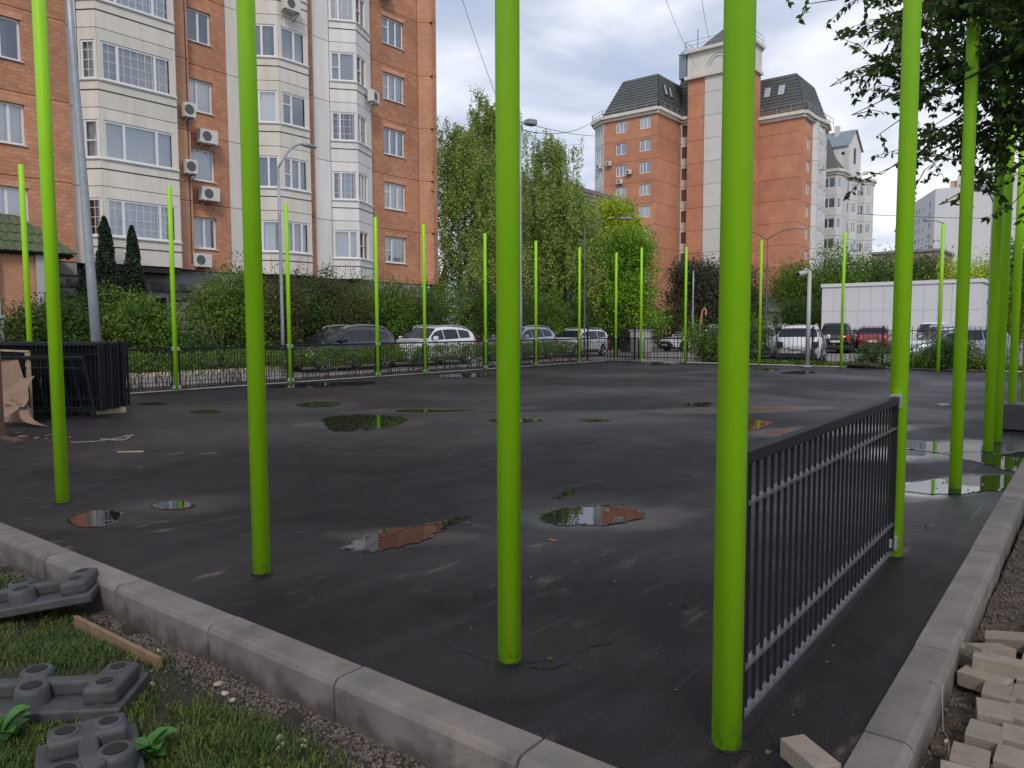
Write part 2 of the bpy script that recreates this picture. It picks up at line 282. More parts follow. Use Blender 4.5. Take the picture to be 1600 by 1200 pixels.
    for (cx, cy, rx, ry, rot, st) in DAMPS:
        mp2 = N(t, 'ShaderNodeMapping', vector_type='TEXTURE'); mp2.inputs['Location'].default_value = (cx, cy, 0); mp2.inputs['Rotation'].default_value = (0, 0, rot); mp2.inputs['Scale'].default_value = (rx, ry, 1); t.links.new(P, mp2.inputs[0])
        ln = N(t, 'ShaderNodeVectorMath', operation='LENGTH'); t.links.new(mp2.outputs[0], ln.inputs[0])
        ad2 = N(t, 'ShaderNodeMath', operation='MULTIPLY_ADD', inp={1: 0.9}); t.links.new(wob, ad2.inputs[0]); t.links.new(ln.outputs['Value'], ad2.inputs[2])
        q = rng_(ad2.outputs[0], 0.75, 1.5, st, 0.0); m2 = N(t, 'ShaderNodeMath', operation='MAXIMUM'); t.links.new(mx_, m2.inputs[0]); t.links.new(q, m2.inputs[1]); mx_ = m2.outputs[0]
    wet = mx_
    t.links.new(c2, b.inputs['Base Color'])
    t.links.new(rng_(wet, 0, 1.7, 0.62, 0.03), b.inputs['Roughness'])
    t.links.new(rng_(wet, 0.05, 1.2, 0.15, 0.62), b.inputs['Specular IOR Level'])
    bu = N(t, 'ShaderNodeBump', inp={'Distance': 0.006}); t.links.new(noise(220, 3), bu.inputs['Height']); t.links.new(rng_(wet, 0, 1.6, 0.6, 0.0), bu.inputs['Strength'])
    t.links.new(bu.outputs[0], b.inputs['Normal'])
    return m
COURT = court_mat()
def water_mat():
    m = bpy.data.materials.new('puddle_water'); m.use_nodes = True; t = m.node_tree; t.nodes.clear()
    o = N(t, 'ShaderNodeOutputMaterial'); b = N(t, 'ShaderNodeBsdfPrincipled', inp={'Base Color': (0.012, 0.012, 0.013, 1), 'Roughness': 0.0, 'IOR': 1.36, 'Specular IOR Level': 0.6}); t.links.new(b.outputs[0], o.inputs[0])
    g = N(t, 'ShaderNodeNewGeometry'); n = N(t, 'ShaderNodeTexNoise', inp={'Scale': 9.0, 'Detail': 2.0}); t.links.new(g.outputs['Position'], n.inputs['Vector'])
    at = N(t, 'ShaderNodeAttribute', attribute_name='wet'); nz = N(t, 'ShaderNodeTexNoise', inp={'Scale': 24.0, 'Detail': 4.0}); t.links.new(g.outputs['Position'], nz.inputs['Vector'])
    aa = N(t, 'ShaderNodeMath', operation='MULTIPLY_ADD', inp={1: 0.7}); t.links.new(nz.outputs[0], aa.inputs[0]); t.links.new(at.outputs['Fac'], aa.inputs[2])
    ar = N(t, 'ShaderNodeMapRange', interpolation_type='SMOOTHSTEP', inp={1: .45, 2: 1.25, 3: 0, 4: 1}); t.links.new(aa.outputs[0], ar.inputs[0])
    tr = N(t, 'ShaderNodeBsdfTransparent'); ms = N(t, 'ShaderNodeMixShader'); t.links.new(ar.outputs[0], ms.inputs[0]); t.links.new(tr.outputs[0], ms.inputs[1]); t.links.new(b.outputs[0], ms.inputs[2]); t.links.new(ms.outputs[0], o.inputs[0])
    bu = N(t, 'ShaderNodeBump', inp={'Strength': 0.02, 'Distance': 0.004}); t.links.new(n.outputs[0], bu.inputs['Height']); t.links.new(bu.outputs[0], b.inputs['Normal'])
    return m
WATER = water_mat()
DAMP = mat('damp_asphalt', (0.022, 0.022, 0.025), rough=0.2, var=0.25, scale=2.0, spec=0.5, bump=0.06, bscale=200)
SHEEN = mat('thin_water_film', (0.030, 0.030, 0.034), rough=0.09, var=0.25, scale=3.0, spec=0.8, bump=0.05, bscale=140)

# ------------------------------------------------------------------ mesh helpers
class MB:
    def __init__(s): s.v = []; s.f = []; s.m = []
    def add(s, vs, fs, mi=0):
        b = len(s.v); s.v += [tuple(p) for p in vs]
        for f in fs: s.f.append(tuple(b+i for i in f)); s.m.append(mi)
    def box(s, x0, x1, y0, y1, z0, z1, mi=0):
        s.add([(x0,y0,z0),(x1,y0,z0),(x1,y1,z0),(x0,y1,z0),(x0,y0,z1),(x1,y0,z1),(x1,y1,z1),(x0,y1,z1)],
              [(0,3,2,1),(4,5,6,7),(0,1,5,4),(1,2,6,5),(2,3,7,6),(3,0,4,7)], mi)
    def bar(s, a, b, w, h=None, mi=0, up=(0,0,1)):
        h = h or w; a = Vector(a); b = Vector(b); d = (b-a).normalized(); u = Vector(up)
        if abs(d.dot(u)) > .99: u = Vector((1,0,0))
        r = d.cross(u).normalized()*w/2; u = r.cross(d).normalized()*h/2
        s.add([a-r-u,a+r-u,a+r+u,a-r+u,b-r-u,b+r-u,b+r+u,b-r+u],[(0,1,2,3),(4,7,6,5),(0,4,5,1),(1,5,6,2),(2,6,7,3),(3,7,4,0)], mi)
    def tube(s, pts, rad, n=8, mi=0, caps=True):
        pts = [Vector(p) for p in pts]; rad = rad if isinstance(rad, (list, tuple)) else [rad]*len(pts)
        b = len(s.v); prev = None
        for i, p in enumerate(pts):
            d = (pts[min(i+1, len(pts)-1)]-pts[max(i-1, 0)]); d = d.normalized() if d.length > 1e-9 else Vector((0,0,1))
            if prev is None: u = Vector((1,0,0)) if abs(d.x) < .9 else Vector((0,1,0)); u = (u-d*u.dot(d)).normalized()
            else:
                u = prev-d*prev.dot(d); u = u.normalized() if u.length > 1e-6 else Vector((1,0,0))
            prev = u; w = d.cross(u)
            for k in range(n):
                a = 2*math.pi*k/n; s.v.append(tuple(p+(u*math.cos(a)+w*math.sin(a))*rad[i]))
        for i in range(len(pts)-1):
            for k in range(n):
                k2 = (k+1) % n; s.f.append((b+i*n+k, b+i*n+k2, b+(i+1)*n+k2, b+(i+1)*n+k)); s.m.append(mi)
        if caps:
            s.f.append(tuple(b+k for k in reversed(range(n)))); s.m.append(mi)
            s.f.append(tuple(b+(len(pts)-1)*n+k for k in range(n))); s.m.append(mi)
    def prism(s, poly, z0, z1, mi=0):
        n = len(poly); s.add([(x,y,z0) for x,y in poly]+[(x,y,z1) for x,y in poly],
            [tuple(reversed(range(n))), tuple(range(n,2*n))]+[(i,(i+1)%n,n+(i+1)%n,n+i) for i in range(n)], mi)
    def mesh(s, name, mats, smooth=False):
        me = bpy.data.meshes.new(name); me.from_pydata(s.v, [], s.f)
        for m in (mats if isinstance(mats, (list, tuple)) else [mats]): me.materials.append(m)
        if len(me.materials) > 1: me.polygons.foreach_set('material_index', s.m)
        if smooth: me.polygons.foreach_set('use_smooth', [True]*len(s.f))
        me.update(); return me
    def build(s, name, mats, parent=None, loc=(0,0,0), rz=0, smooth=False):
        return place(name, s.mesh(name, mats, smooth), parent, loc, rz)
def place(name, me, parent=None, loc=(0,0,0), rz=0, rot=None, scale=None):
    o = bpy.data.objects.new(name, me); COL.objects.link(o); o.parent = parent; o.location = loc
    o.rotation_euler = rot if rot else (0,0,rz)
    if scale: o.scale = scale if isinstance(scale, (tuple, list)) else (scale,)*3
    return o
def tag(o, label=None, cat=None, group=None, kind=None):
    if label: o['label'] = label
    if cat: o['category'] = cat
    if group: o['group'] = group
    if kind: o['kind'] = kind
    return o
def thing(name, label, cat, loc=(0,0,0), rz=0, group=None, kind=None, rot=None):
    o = bpy.data.objects.new(name, None); COL.objects.link(o); o.location = loc; o.rotation_euler = rot if rot else (0,0,rz)
    o.empty_display_size = 0.2
    return tag(o, label, cat, group, kind)
def bevel(o, w=0.005, seg=2):
    m = o.modifiers.new('bevel', 'BEVEL'); m.width = w; m.segments = seg; m.limit_method = 'ANGLE'; m.angle_limit = math.radians(35)
    return o
def np_mesh(name, verts, faces, m, smooth=False):
    """verts (N,3), faces (F,k) arrays"""
    me = bpy.data.meshes.new(name); F, k = faces.shape
    me.vertices.add(len(verts)); me.vertices.foreach_set('co', np.ascontiguousarray(verts, dtype=np.float32).ravel())
    me.loops.add(F*k); me.loops.foreach_set('vertex_index', np.ascontiguousarray(faces, dtype=np.int32).ravel())
    me.polygons.add(F); me.polygons.foreach_set('loop_start', np.arange(0, F*k, k, dtype=np.int32))
    me.polygons.foreach_set('loop_total', np.full(F, k, dtype=np.int32))
    me.materials.append(m); me.update(calc_edges=True); me.validate(); return me
def leaves_mesh(name, C, size, m, elong=1.8, flat=0.0, droop=0.0, axis=None):
    """one folded rhombus leaf per centre"""
    n = len(C); sz = (size*rng.uniform(0.6, 1.3, n))[:, None]
    d = rng.normal(size=(n, 3)); d[:, 2] = d[:, 2]*(1-flat)-droop; d /= np.linalg.norm(d, axis=1)[:, None]
    if axis is not None: d = axis+d*0.5; d /= np.linalg.norm(d, axis=1)[:, None]
    r = rng.normal(size=(n, 3)); s = np.cross(d, r); s /= np.linalg.norm(s, axis=1)[:, None]; nn = np.cross(d, s)
    a = C-d*sz*elong/2; b = C+d*sz*elong/2; q = sz*0.5
    V = np.stack([a, C-s*q-d*sz*.1+nn*sz*.12, b, C+s*q-d*sz*.1+nn*sz*.12], 1).reshape(-1, 3)
    i = np.arange(n)[:, None]*4; F = np.concatenate([i+[[0, 1, 2]], i+[[0, 2, 3]]], 0)
    return np_mesh(name, V, F, m)
def crown_points(blobs, n, clump=0.35, nclump=None, shell=0.55):
    """leaf positions bunched in clumps spread over the shells of several ellipsoids (cx,cy,cz,rx,ry,rz)"""
    B = np.array(blobs, float); w = B[:, 3]*B[:, 4]+B[:, 5]*B[:, 3]; w /= w.sum()
    nc = nclump or max(20, n//45); k = rng.choice(len(B), nc, p=w); d = rng.normal(size=(nc, 3)); d /= np.linalg.norm(d, axis=1)[:, None]
    rad = shell+(1.08-shell)*rng.uniform(0, 1, nc)**0.6
    c = B[k, :3]+d*B[k, 3:]*rad[:, None]; j = rng.integers(0, nc, n)
    sc = clump*(0.5+rng.uniform(0, 1, nc))[j][:, None]
    return c[j]+rng.normal(size=(n, 3))*sc*[1, 1, .75]

LEAFM = {}
def leafmat(name, c, c2=None, isl=0.35, transl=0.3, scale=1.2):
    if name not in LEAFM: LEAFM[name] = mat(name, c, rough=0.6, isl=isl, transl=transl, col2=c2, var=0.2, scale=scale, spec=0.3)
    return LEAFM[name]
LF_DARK = leafmat('leaf_dark_green', (0.060, 0.120, 0.024), (0.085, 0.15, 0.030))
LF_MID = leafmat('leaf_mid_green', (0.11, 0.21, 0.028), (0.15, 0.25, 0.036))
LF_BRIGHT = leafmat('leaf_bright_green', (0.17, 0.34, 0.024), (0.22, 0.38, 0.03))
LF_YEL = leafmat('leaf_yellow_green', (0.34, 0.47, 0.02), (0.44, 0.52, 0.03))
LF_BIRCH = leafmat('leaf_birch', (0.27, 0.38, 0.085), (0.34, 0.44, 0.10))
LF_RED = leafmat('leaf_reddish', (0.12, 0.10, 0.042), (0.095, 0.115, 0.036))
LF_PLUM = leafmat('leaf_plum', (0.10, 0.092, 0.060), (0.085, 0.095, 0.052))
LF_THUJA = leafmat('leaf_thuja', (0.018, 0.038, 0.020), (0.026, 0.048, 0.024), transl=0.05)
LF_OVER = leafmat('leaf_overhang', (0.07, 0.14, 0.03), (0.09, 0.17, 0.035), transl=0.35)

# ================================================================== THE SETTING
def sheet(name, x0, x1, y0, y1, z, m, n=1, kind='structure'):
    xs = np.linspace(x0, x1, n+1); ys = np.linspace(y0, y1, n+1); mb = MB()
    for j in range(n+1):
        for i in range(n+1): mb.v.append((xs[i], ys[j], z))
    for j in range(n):
        for i in range(n): a = j*(n+1)+i; mb.f.append((a, a+1, a+n+2, a+n+1)); mb.m.append(0)
    return tag(mb.build(name, m), kind=kind)
sheet('ground', -300, 900, -500, 700, -0.30, EARTH)
def slab(name, x0, x1, y0, y1, z0, z1, m):
    mb = MB(); mb.box(x0, x1, y0, y1, z0, z1); return tag(mb.build(name, m), kind='structure')
slab('court_surface', 2.14, 30.95, 0.66, 18.45, -0.28, 0.0, COURT)
slab('street', -30, 44, 20.6, 25.0, -0.28, -0.03, ROADM)
slab('verge', 2.3, 31, 18.62, 20.45, -0.28, -0.02, SOIL)
slab('parking_lot', 31.4, 110, -20, 20.45, -0.28, -0.025, LOT)
slab('parking_road', 44.2, 110, 20.6, 44, -0.28, -0.028, LOT)
slab('planting_bed', -10, 44, 25.25, 34, -0.28, 0.04, SOIL)
# far kerbs of the street and the white edging under the left fence
def kerb_line(name, label, a, b, w, z0, z1, m, L=1.0, gap=0.006, outside=1, cham=0.03):
    a = Vector(a); b = Vector(b); k = thing(name, label, None, (a.x, a.y, 0), kind='structure')
    d = (b-a); n = max(1, int(d.length/L)); rz = math.atan2(d.y, d.x)
    mb = MB(); o = outside
    prof = [(0, z0), (0, z1), (o*(w-cham), z1), (o*(w-cham*.45), z1-cham*.25), (o*w, z1-cham), (o*w, z0)]
    lo = gap; hi = L-gap; V = [(x, y, z) for x in (lo, hi) for y, z in prof]; q = len(prof)
    fs = [tuple(range(q)), tuple(reversed(range(q, 2*q)))]+[(i, i+q, (i+1) % q+q, (i+1) % q) for i in range(q)]
    if o < 0: fs = [tuple(reversed(f)) for f in fs]
    mb.add(V, fs); me = mb.mesh('kerb_stone', m)
    for i in range(n):
        place('kerb_stone', me, k, (math.cos(rz)*i*L, math.sin(rz)*i*L, random.uniform(-.003, .003)), rz+random.uniform(-.004, .004))
    return k
FZ = 0.012
kerb_line('front_kerb', None, (2.235, 0.60-0.0, 0), (2.11, 9.62, 0), 0.17, -0.3, FZ, KERB, 1.005, outside=1)
kerb_line('right_kerb', None, (3.02-2.01, 0.655, 0), (18.0, 0.79, 0), 0.17, -0.3, FZ, KERB, 1.003, outside=-1)
kerb_line('street_kerb', None, (-5, 25.0, 0), (44, 25.0, 0), 0.2, -0.28, 0.1, KERBY, 1.0)
kerb_line('fence_edging', None, (2.5, 18.46, 0), (31, 18.46, 0), 0.12, -0.28, 0.02, PLASTG, 1.0)
kerb_line('far_edging', None, (30.97, 1.5, 0), (30.97, 18.4, 0), 0.12, -0.28, 0.025, PLASTG, 1.0, outside=-1)

# lawn in front of the front kerb, soil to the right of the right kerb: uneven sheets
def hnoise(x, y, s=1.0, seed=0):
    return (np.sin(x*3.1*s+seed)*np.cos(y*2.7*s-seed*1.3)+.5*np.sin(x*7.3*s+y*5.1*s+seed*2)+.3*np.cos(x*13.7*s-y*11.9*s))/1.8
def lawn_z(x, y):
    d = 2.06-x
    return -0.165+0.022*hnoise(x, y)+0.012*hnoise(x, y, 3.3, 2)-0.035*np.exp(-((d-.12)/.13)**2)
def soil_z(x, y):
    return -0.125+0.02*hnoise(x, y, 2.2, 5)+0.012*hnoise(x, y, 6.1, 1)-0.02*np.exp(-((0.5-y)/.1)**2)
def terrain(name, x0, x1, y0, y1, zf, m, st=0.035):
    xs = np.arange(x0, x1+st/2, st); ys = np.arange(y0, y1+st/2, st); X, Y = np.meshgrid(xs, ys)
    V = np.stack([X, Y, zf(X, Y)], -1).reshape(-1, 3); nx = len(xs); ny = len(ys)
    i, j = np.meshgrid(np.arange(nx-1), np.arange(ny-1)); a = (j*nx+i).ravel()
    me = np_mesh(name, V, np.stack([a, a+1, a+nx+1, a+nx], 1), m); o = place(name, me); me.polygons.foreach_set('use_smooth', [True]*len(me.polygons)); return tag(o, kind='structure')
terrain('lawn', -2.5, 2.07, -2.5, 12, lawn_z, LAWN, 0.04)
terrain('bare_soil', 2.3, 13, -3.0, 0.52, soil_z, SOIL, 0.03)
slab('soil_bank', 13.2, 31, -8, 0.55, -0.29, -0.14, SOIL)

# grass blades (uncountable): a band along the lawn, thinning towards the kerb
def grass(name, n, xr, yr, dens, hgt, m, zf, w=0.0032):
    x = rng.uniform(*xr, n*3); y = rng.uniform(*yr, n*3); keep = rng.uniform(0, 1, n*3) < dens(x, y); x = x[keep][:n]; y = y[keep][:n]; n = len(x)
    h = hgt*rng.uniform(0.35, 1.25, n)*(0.6+0.6*(hnoise(x, y, 1.7, 3)+1)/2); a = rng.uniform(0, 2*np.pi, n); lean = rng.uniform(0.15, 1.1, n)*h
    P = np.stack([x, y, zf(x, y)-0.005], 1); D = np.stack([np.cos(a), np.sin(a), 0*a], 1); S = np.stack([-np.sin(a), np.cos(a), 0*a], 1)*w*rng.uniform(.6, 1.6, n)[:, None]
    m1 = P+D*lean[:, None]*.3+np.array([0, 0, 1])*h[:, None]*.6; t = P+D*lean[:, None]+np.array([0, 0, 1])*h[:, None]*.9
    V = np.stack([P-S, P+S, m1+S*.8, m1-S*.8, t], 1).reshape(-1, 3); i = np.arange(n)[:, None]*5
    F = np.concatenate([i+[[0, 1, 2]], i+[[0, 2, 3]], i+[[3, 2, 4]]], 0)
    return tag(place(name, np_mesh(name, V, F, m)), 'short green grass growing on the lawn beside the front kerb', 'grass', kind='stuff')
def gd(x, y):
    d = 2.05-x; patch = (hnoise(x, y, 1.3, 7)+hnoise(x, y, 3.1, 4)*.5)
    return np.clip((d-0.13-.10*hnoise(x, y, 1.1, 3))*3.6, 0, 1)*np.clip(0.50+patch*.95, 0.06, 1)
grass('lawn_grass', 170000, (0.3, 2.0), (1.3, 7.5), gd, 0.045, GRASS, lawn_z, 0.0021)
# small ground-cover leaves in the lawn
n = 26000; x = rng.uniform(0.3, 1.95, n); y = rng.uniform(1.3, 7.5, n); k = rng.uniform(0, 1, n) < gd(x, y)*np.clip(.4+hnoise(x, y, 2.6, 9), 0, 1); x = x[k]; y = y[k]
C_ = np.stack([x, y, lawn_z(x, y)+rng.uniform(0.004, 0.035, len(x))], 1)
tag(place('ground_cover', leaves_mesh('ground_cover', C_, 0.009, LF_MID, 1.5, 0.7)), 'tiny leafy ground cover growing between the grass', 'ground cover', kind='stuff')
# gravel along the foot of the kerb and in the soil
def pebble_field(name, x, y, zf, size, m, label):
    n = len(x); s = size*rng.uniform(0.4, 1.4, n)**1.5
    base = np.array([[1,0,0],[-1,0,0],[0,1,0],[0,-1,0],[0,0,.7],[0,0,-.7]]); f = np.array([[0,2,4],[2,1,4],[1,3,4],[3,0,4],[2,0,5],[1,2,5],[3,1,5],[0,3,5]])
    V = base[None]*(0.7+0.6*rng.uniform(size=(n, 6, 1)))*s[:, None, None]; a = rng.uniform(0, 6.28, n); c, q = np.cos(a)[:, None], np.sin(a)[:, None]
    X = V[:, :, 0]*c-V[:, :, 1]*q; Y = V[:, :, 0]*q+V[:, :, 1]*c; V = np.stack([X, Y, V[:, :, 2]], -1)
    V += np.stack([x, y, zf(x, y)+s*.2], 1)[:, None]; F = (np.arange(n)[:, None, None]*6+f[None]).reshape(-1, 3)
    return tag(place(name, np_mesh(name, V.reshape(-1, 3), F, m)), label, 'gravel', kind='stuff')
n = 13000; y = rng.uniform(1.2, 7.5, n); x = 2.05-np.abs(rng.normal(0, 0.10, n))-0.0; k = x > 1.5; x = x[k]; y = y[k]; k = (hnoise(x, y, 1.4, 11) > -0.5); x = x[k]; y = y[k]
pebble_field('kerb_gravel', x, y, lawn_z, 0.008, GRAVEL, 'loose gravel spilled along the foot of the front kerb')
n = 16000; x = rng.uniform(2.6, 11, n); y = 0.5-rng.uniform(0, 1, n)**1.3*1.6
pebble_field('soil_gravel', x, y, soil_z, 0.009, GRAVEL, 'crumbs of earth and gravel on the bare soil by the right kerb')
def rock_mesh(seed):
    import bmesh
    r_ = random.Random(seed); bm = bmesh.new(); bmesh.ops.create_icosphere(bm, subdivisions=2, radius=1)
    for v in bm.verts: v.co = Vector((v.co.x*1.25, v.co.y*.9, v.co.z*.6))*(1+0.14*math.sin(v.co.x*3+seed)+0.1*math.cos(v.co.y*4-seed*2)+r_.uniform(-.03, .03))
    me = bpy.data.meshes.new('pebble'); bm.to_mesh(me); bm.free(); me.materials.append(PEB); me.polygons.foreach_set('use_smooth', [True]*len(me.polygons)); return me
rocks = [rock_mesh(i) for i in range(4)]
pl = [(1.93, 3.36, .022), (1.90, 3.25, .02), (1.87, 3.14, .016), (1.80, 2.67, .02), (1.86, 2.60, .017), (1.78, 2.62, .013), (1.83, 2.55, .014), (1.74, 2.60, .012), (1.95, 4.0, .014), (1.62, 2.42, .012), (1.7, 3.55, .014)]
for i, (x, y, s) in enumerate(pl):
    o = place('pebble', rocks[i % 4], None, (x, y, float(lawn_z(x, y))+s*.3), rot=(.1*i, .2, i*1.3), scale=s)
    tag(o, 'small smooth pale pebble on the dark soil between the lawn and front kerb', 'pebble', 'pebbles on the soil by the front kerb')
for i, (x, y, s) in enumerate([(3.35, .40, .022), (3.15, .36, .018), (3.05, .30, .026), (3.3, .28, .015), (3.5, .33, .014), (3.42, .45, .013), (2.95, .42, .012)]):
    o = place('stone', rocks[(i+1) % 4], None, (x, y, float(soil_z(x, y))+s*.3), rot=(.3*i, .1, i*1.1), scale=s)
    tag(o, 'small rough stone on the bare soil between right kerb and pavers', 'stone', 'stones on the soil by the right kerb')

# puddles and damp film: thin irregular sheets on the asphalt
def G(px, py, z=0.0):      # point of the ground seen in a given direction (layout helper)
    d = _r2*((px-800)/1183.5) - _u2*((py-600)/1183.5) + _f; t = (z-CAM_H)/d.z; return Vector((d.x*t, d.y*t))
def puddle(poly, z, m, name='puddle', rough=0.05, sub=6):
    P = [G(*p) for p in poly]; n = len(P); pts = []
    c = sum(P, Vector((0, 0)))/n; size = max((p-c).length for p in P)
    for i in range(n):
        a, b, c_, d = P[i-1], P[i], P[(i+1) % n], P[(i+2) % n]
        for k in range(sub):
            t = k/sub; q = 0.5*((2*b)+(c_-a)*t+(2*a-5*b+4*c_-d)*t*t+(-a+3*b-3*c_+d)*t**3); pts.append(q+Vector((random.uniform(-1, 1), random.uniform(-1, 1)))*size*rough)
    mb = MB(); cc = Vector((c.x, c.y, z)); mb.v = [(p.x, p.y, z) for p in pts]+[tuple(cc)]; k = len(pts)
    from mathutils.geometry import tessellate_polygon
    tri = tessellate_polygon([[Vector((p.x, p.y, 0)) for p in pts]])
    mb.v.pop()
    ring = [c+(p-c)*(1+.10+.10*abs(math.sin(i*.9))) for i, p in enumerate(pts)]
    mb.v += [(p.x, p.y, z-.0012) for p in ring]
    for i in range(k):
        j = (i+1) % k; A, B_, D = Vector(mb.v[i]), Vector(mb.v[j]), Vector(mb.v[k+i])
        mb.f.append((i, j, k+j, k+i) if (B_-A).cross(D-A).z > 0 else (i, k+i, k+j, j)); mb.m.append(0)
    for a, b, c2 in tri:
        A, B, C2 = (Vector(mb.v[a]), Vector(mb.v[b]), Vector(mb.v[c2]))
        mb.f.append((a, b, c2) if (B-A).cross(C2-A).z > 0 else (a, c2, b)); mb.m.append(0)
    me = mb.mesh(name, m); at = me.attributes.new('wet', 'FLOAT', 'POINT')
    at.data.foreach_set('value', [1.0]*k+[0.0]*k); return tag(place(name, me), kind='structure')
PW = [[(548,853),(600,832),(680,818),(727,809),(700,823),(655,846),(605,859),(575,860)],
      [(852,806),(890,795),(925,793),(962,789),(1000,804),(965,818),(925,819),(870,818)],
      [(864,777),(885,768),(904,763),(892,774),(874,779)],
      [(107,813),(130,802),(158,798),(189,804),(172,819),(130,823)],
      [(238,790),(268,783),(300,787),(296,793),(262,796)],
      [(508,656),(535,650),(590,650),(630,655),(615,665),(570,671),(530,673),(515,667)],
      [(465,632),(500,628),(530,630),(515,635),(480,636)],
      [(425,604),(470,600),(575,597),(560,602),(500,605),(450,606)],
      [(690,587),(730,584),(770,585),(750,589),(705,589)],
      [(620,642),(655,640),(690,641),(735,640),(700,643),(640,644)],
      [(1070,632),(1095,629),(1112,631),(1095,635)], [(1222,583),(1250,580),(1275,582),(1250,585)],
      [(1150,668),(1165,657),(1203,660),(1190,668),(1160,674)],
      [(218,631),(245,629),(262,631),(240,633)], [(297,644),(320,641),(345,643),(322,646)],
      [(1462,632),(1472,630),(1484,632),(1472,634)], [(765,657),(800,654),(845,657),(800,661)], [(905,657),(930,655),(955,657),(930,659)],
      [(1005,569),(1030,566),(1058,568),(1030,571)], [(1175,577),(1200,575),(1218,577),(1200,579)],
      [(1408,764),(1440,752),(1490,748),(1560,744),(1592,748),(1580,762),(1530,768),(1470,772)],
      [(1405,688),(1450,690),(1500,700),(1545,712),(1600,706),(1608,722),(1580,734),(1530,722),(1470,708),(1415,700)]]
for p in PW[:3]: puddle(p, 0.006, WATER)
for p in PW[3:20]: puddle(p, 0.006, WATER, rough=.03)
puddle(PW[20], 0.0062, WATER, rough=.03); puddle(PW[21], 0.0064, WATER, rough=.03)

# ================================================================== GREEN POSTS
def post_mesh(h=5.0, r=0.0545):
    mb = MB(); n = 32; z = [-.05, h-.008, h]; rr = [r, r, r-.006]
    mb.tube([(0, 0, a) for a in z], rr, n); return mb.mesh('green_post', GREEN, True)
PM = post_mesh()
import bmesh
def flat_caps(me):
    bm = bmesh.new(); bm.from_mesh(me)
    for f in bm.faces: f.smooth = len(f.verts) == 4
    bm.to_mesh(me); bm.free()
flat_caps(PM)
TAR = mat('fresh_tar', (0.010, 0.010, 0.010), rough=0.7, bump=0.8, bscale=70)
def tar_ring(i):
    mb = MB(); n = 18; r_ = random.Random(i); mb.v.append((0, 0, .016))
    for k in range(n):
        a = 2*math.pi*k/n; r = .060+r_.uniform(0, .022); mb.v.append((math.cos(a)*r, math.sin(a)*r, .0035))
    for k in range(n): mb.f.append((0, 1+k, 1+(k+1) % n)); mb.m.append(0)
    return mb.mesh('tar_collar', TAR)
tars = [tar_ring(i) for i in range(5)]
posts = {}
def post(key, x, y, label, group, lean=(0, 0)):
    t = thing('green_post', label, 'post', (x, y, 0), random.uniform(0, 6), group, rot=(lean[0], lean[1], 0))
    place('pipe', PM, t); place('tar_collar', tars[len(posts) % 5], t, (0, 0, 0), random.uniform(0, 6)); posts[key] = (x, y); return t
gF = 'bare lime green posts of the nearest row'; gR = 'lime green posts of the row along the right kerb'; gL = 'lime green posts of the fence by the street'; gB = 'lime green posts along the far side of the court'
def B(px, py): p = G(px, py); return p.x, p.y
post('F3', *B(1135, 1163), 'nearest lime green post, holding the left end of the near dark fence panel', gF)
post('F2', *B(796, 1031), 'bare lime green post in the middle foreground, second from the near fence panel', gF)
post('F1', *B(409, 895), 'bare lime green post with a small black scratch above its foot, left foreground', gF)
post('F0', *B(98, 785), 'leftmost foreground lime green post, in front of the stacked fence panels', gF)
post('R1', *B(1396, 868), 'lime green post holding the far end of the near dark fence panel', gR)
post('R2', *B(1492, 763), 'lime green post standing in the bright puddle near the right kerb', gR)
post('R3', 10.97, 1.13, 'left one of the close pair of lime green posts beyond the bright puddle', gR)
post('R4', 11.95, 1.13, 'right one of the close pair of lime green posts beyond the bright puddle', gR)
post('R5', 13.7, 1.13, 'lime green post just left of the grey concrete block at the right edge', gR)
post('R6', 15.9, 1.13, 'lime green post behind the grey concrete block at the right edge', gR)
post('R7', 19.0, 1.13, 'most distant visible lime green post of the row at the right edge', gR)
LU = [6.35, 9.55, 12.88, 16.14, 18.25, 21.41, 24.55, 27.72, 30.82]
LL = ['lime green post rising behind the stack of black fence panels', 'lime green fence post right of the big grey lamp pole', 'lime green fence post left of the black car', 'lime green fence post at the tail of the black car',
      'lime green fence post in front of the windscreen of the white sport utility car', 'lime green fence post just behind the tail of the white sport utility car', 'lime green fence post in front of the third parked car', 'lime green fence post in front of the fourth parked car', 'lime green fence post at the far left corner of the court']
for i, (x, l) in enumerate(zip(LU, LL)): post('L%d' % i, x, 18.12, l, gL)
for k, (px, py, l) in enumerate([(1001, 567, 'lime green post in front of the white utility cabinet'), (1070, 567, 'lime green post beside the white saloon car, left of the nearest post'), (1186, 571, 'lime green post left of the white sport utility car by the camera pole'),
                            (1314, 576, 'lime green post in front of the dark brown people carrier'), (1465, 581, 'lime green post in front of the silver estate car')]): post('B%d' % k, *B(px, py), l, gB)
# scratch on one post
mb = MB(); mb.add([(0, 0, 0), (.012, 0, .012), (.010, 0, .03), (-.002, 0, .02)], [(0, 1, 2, 3)])

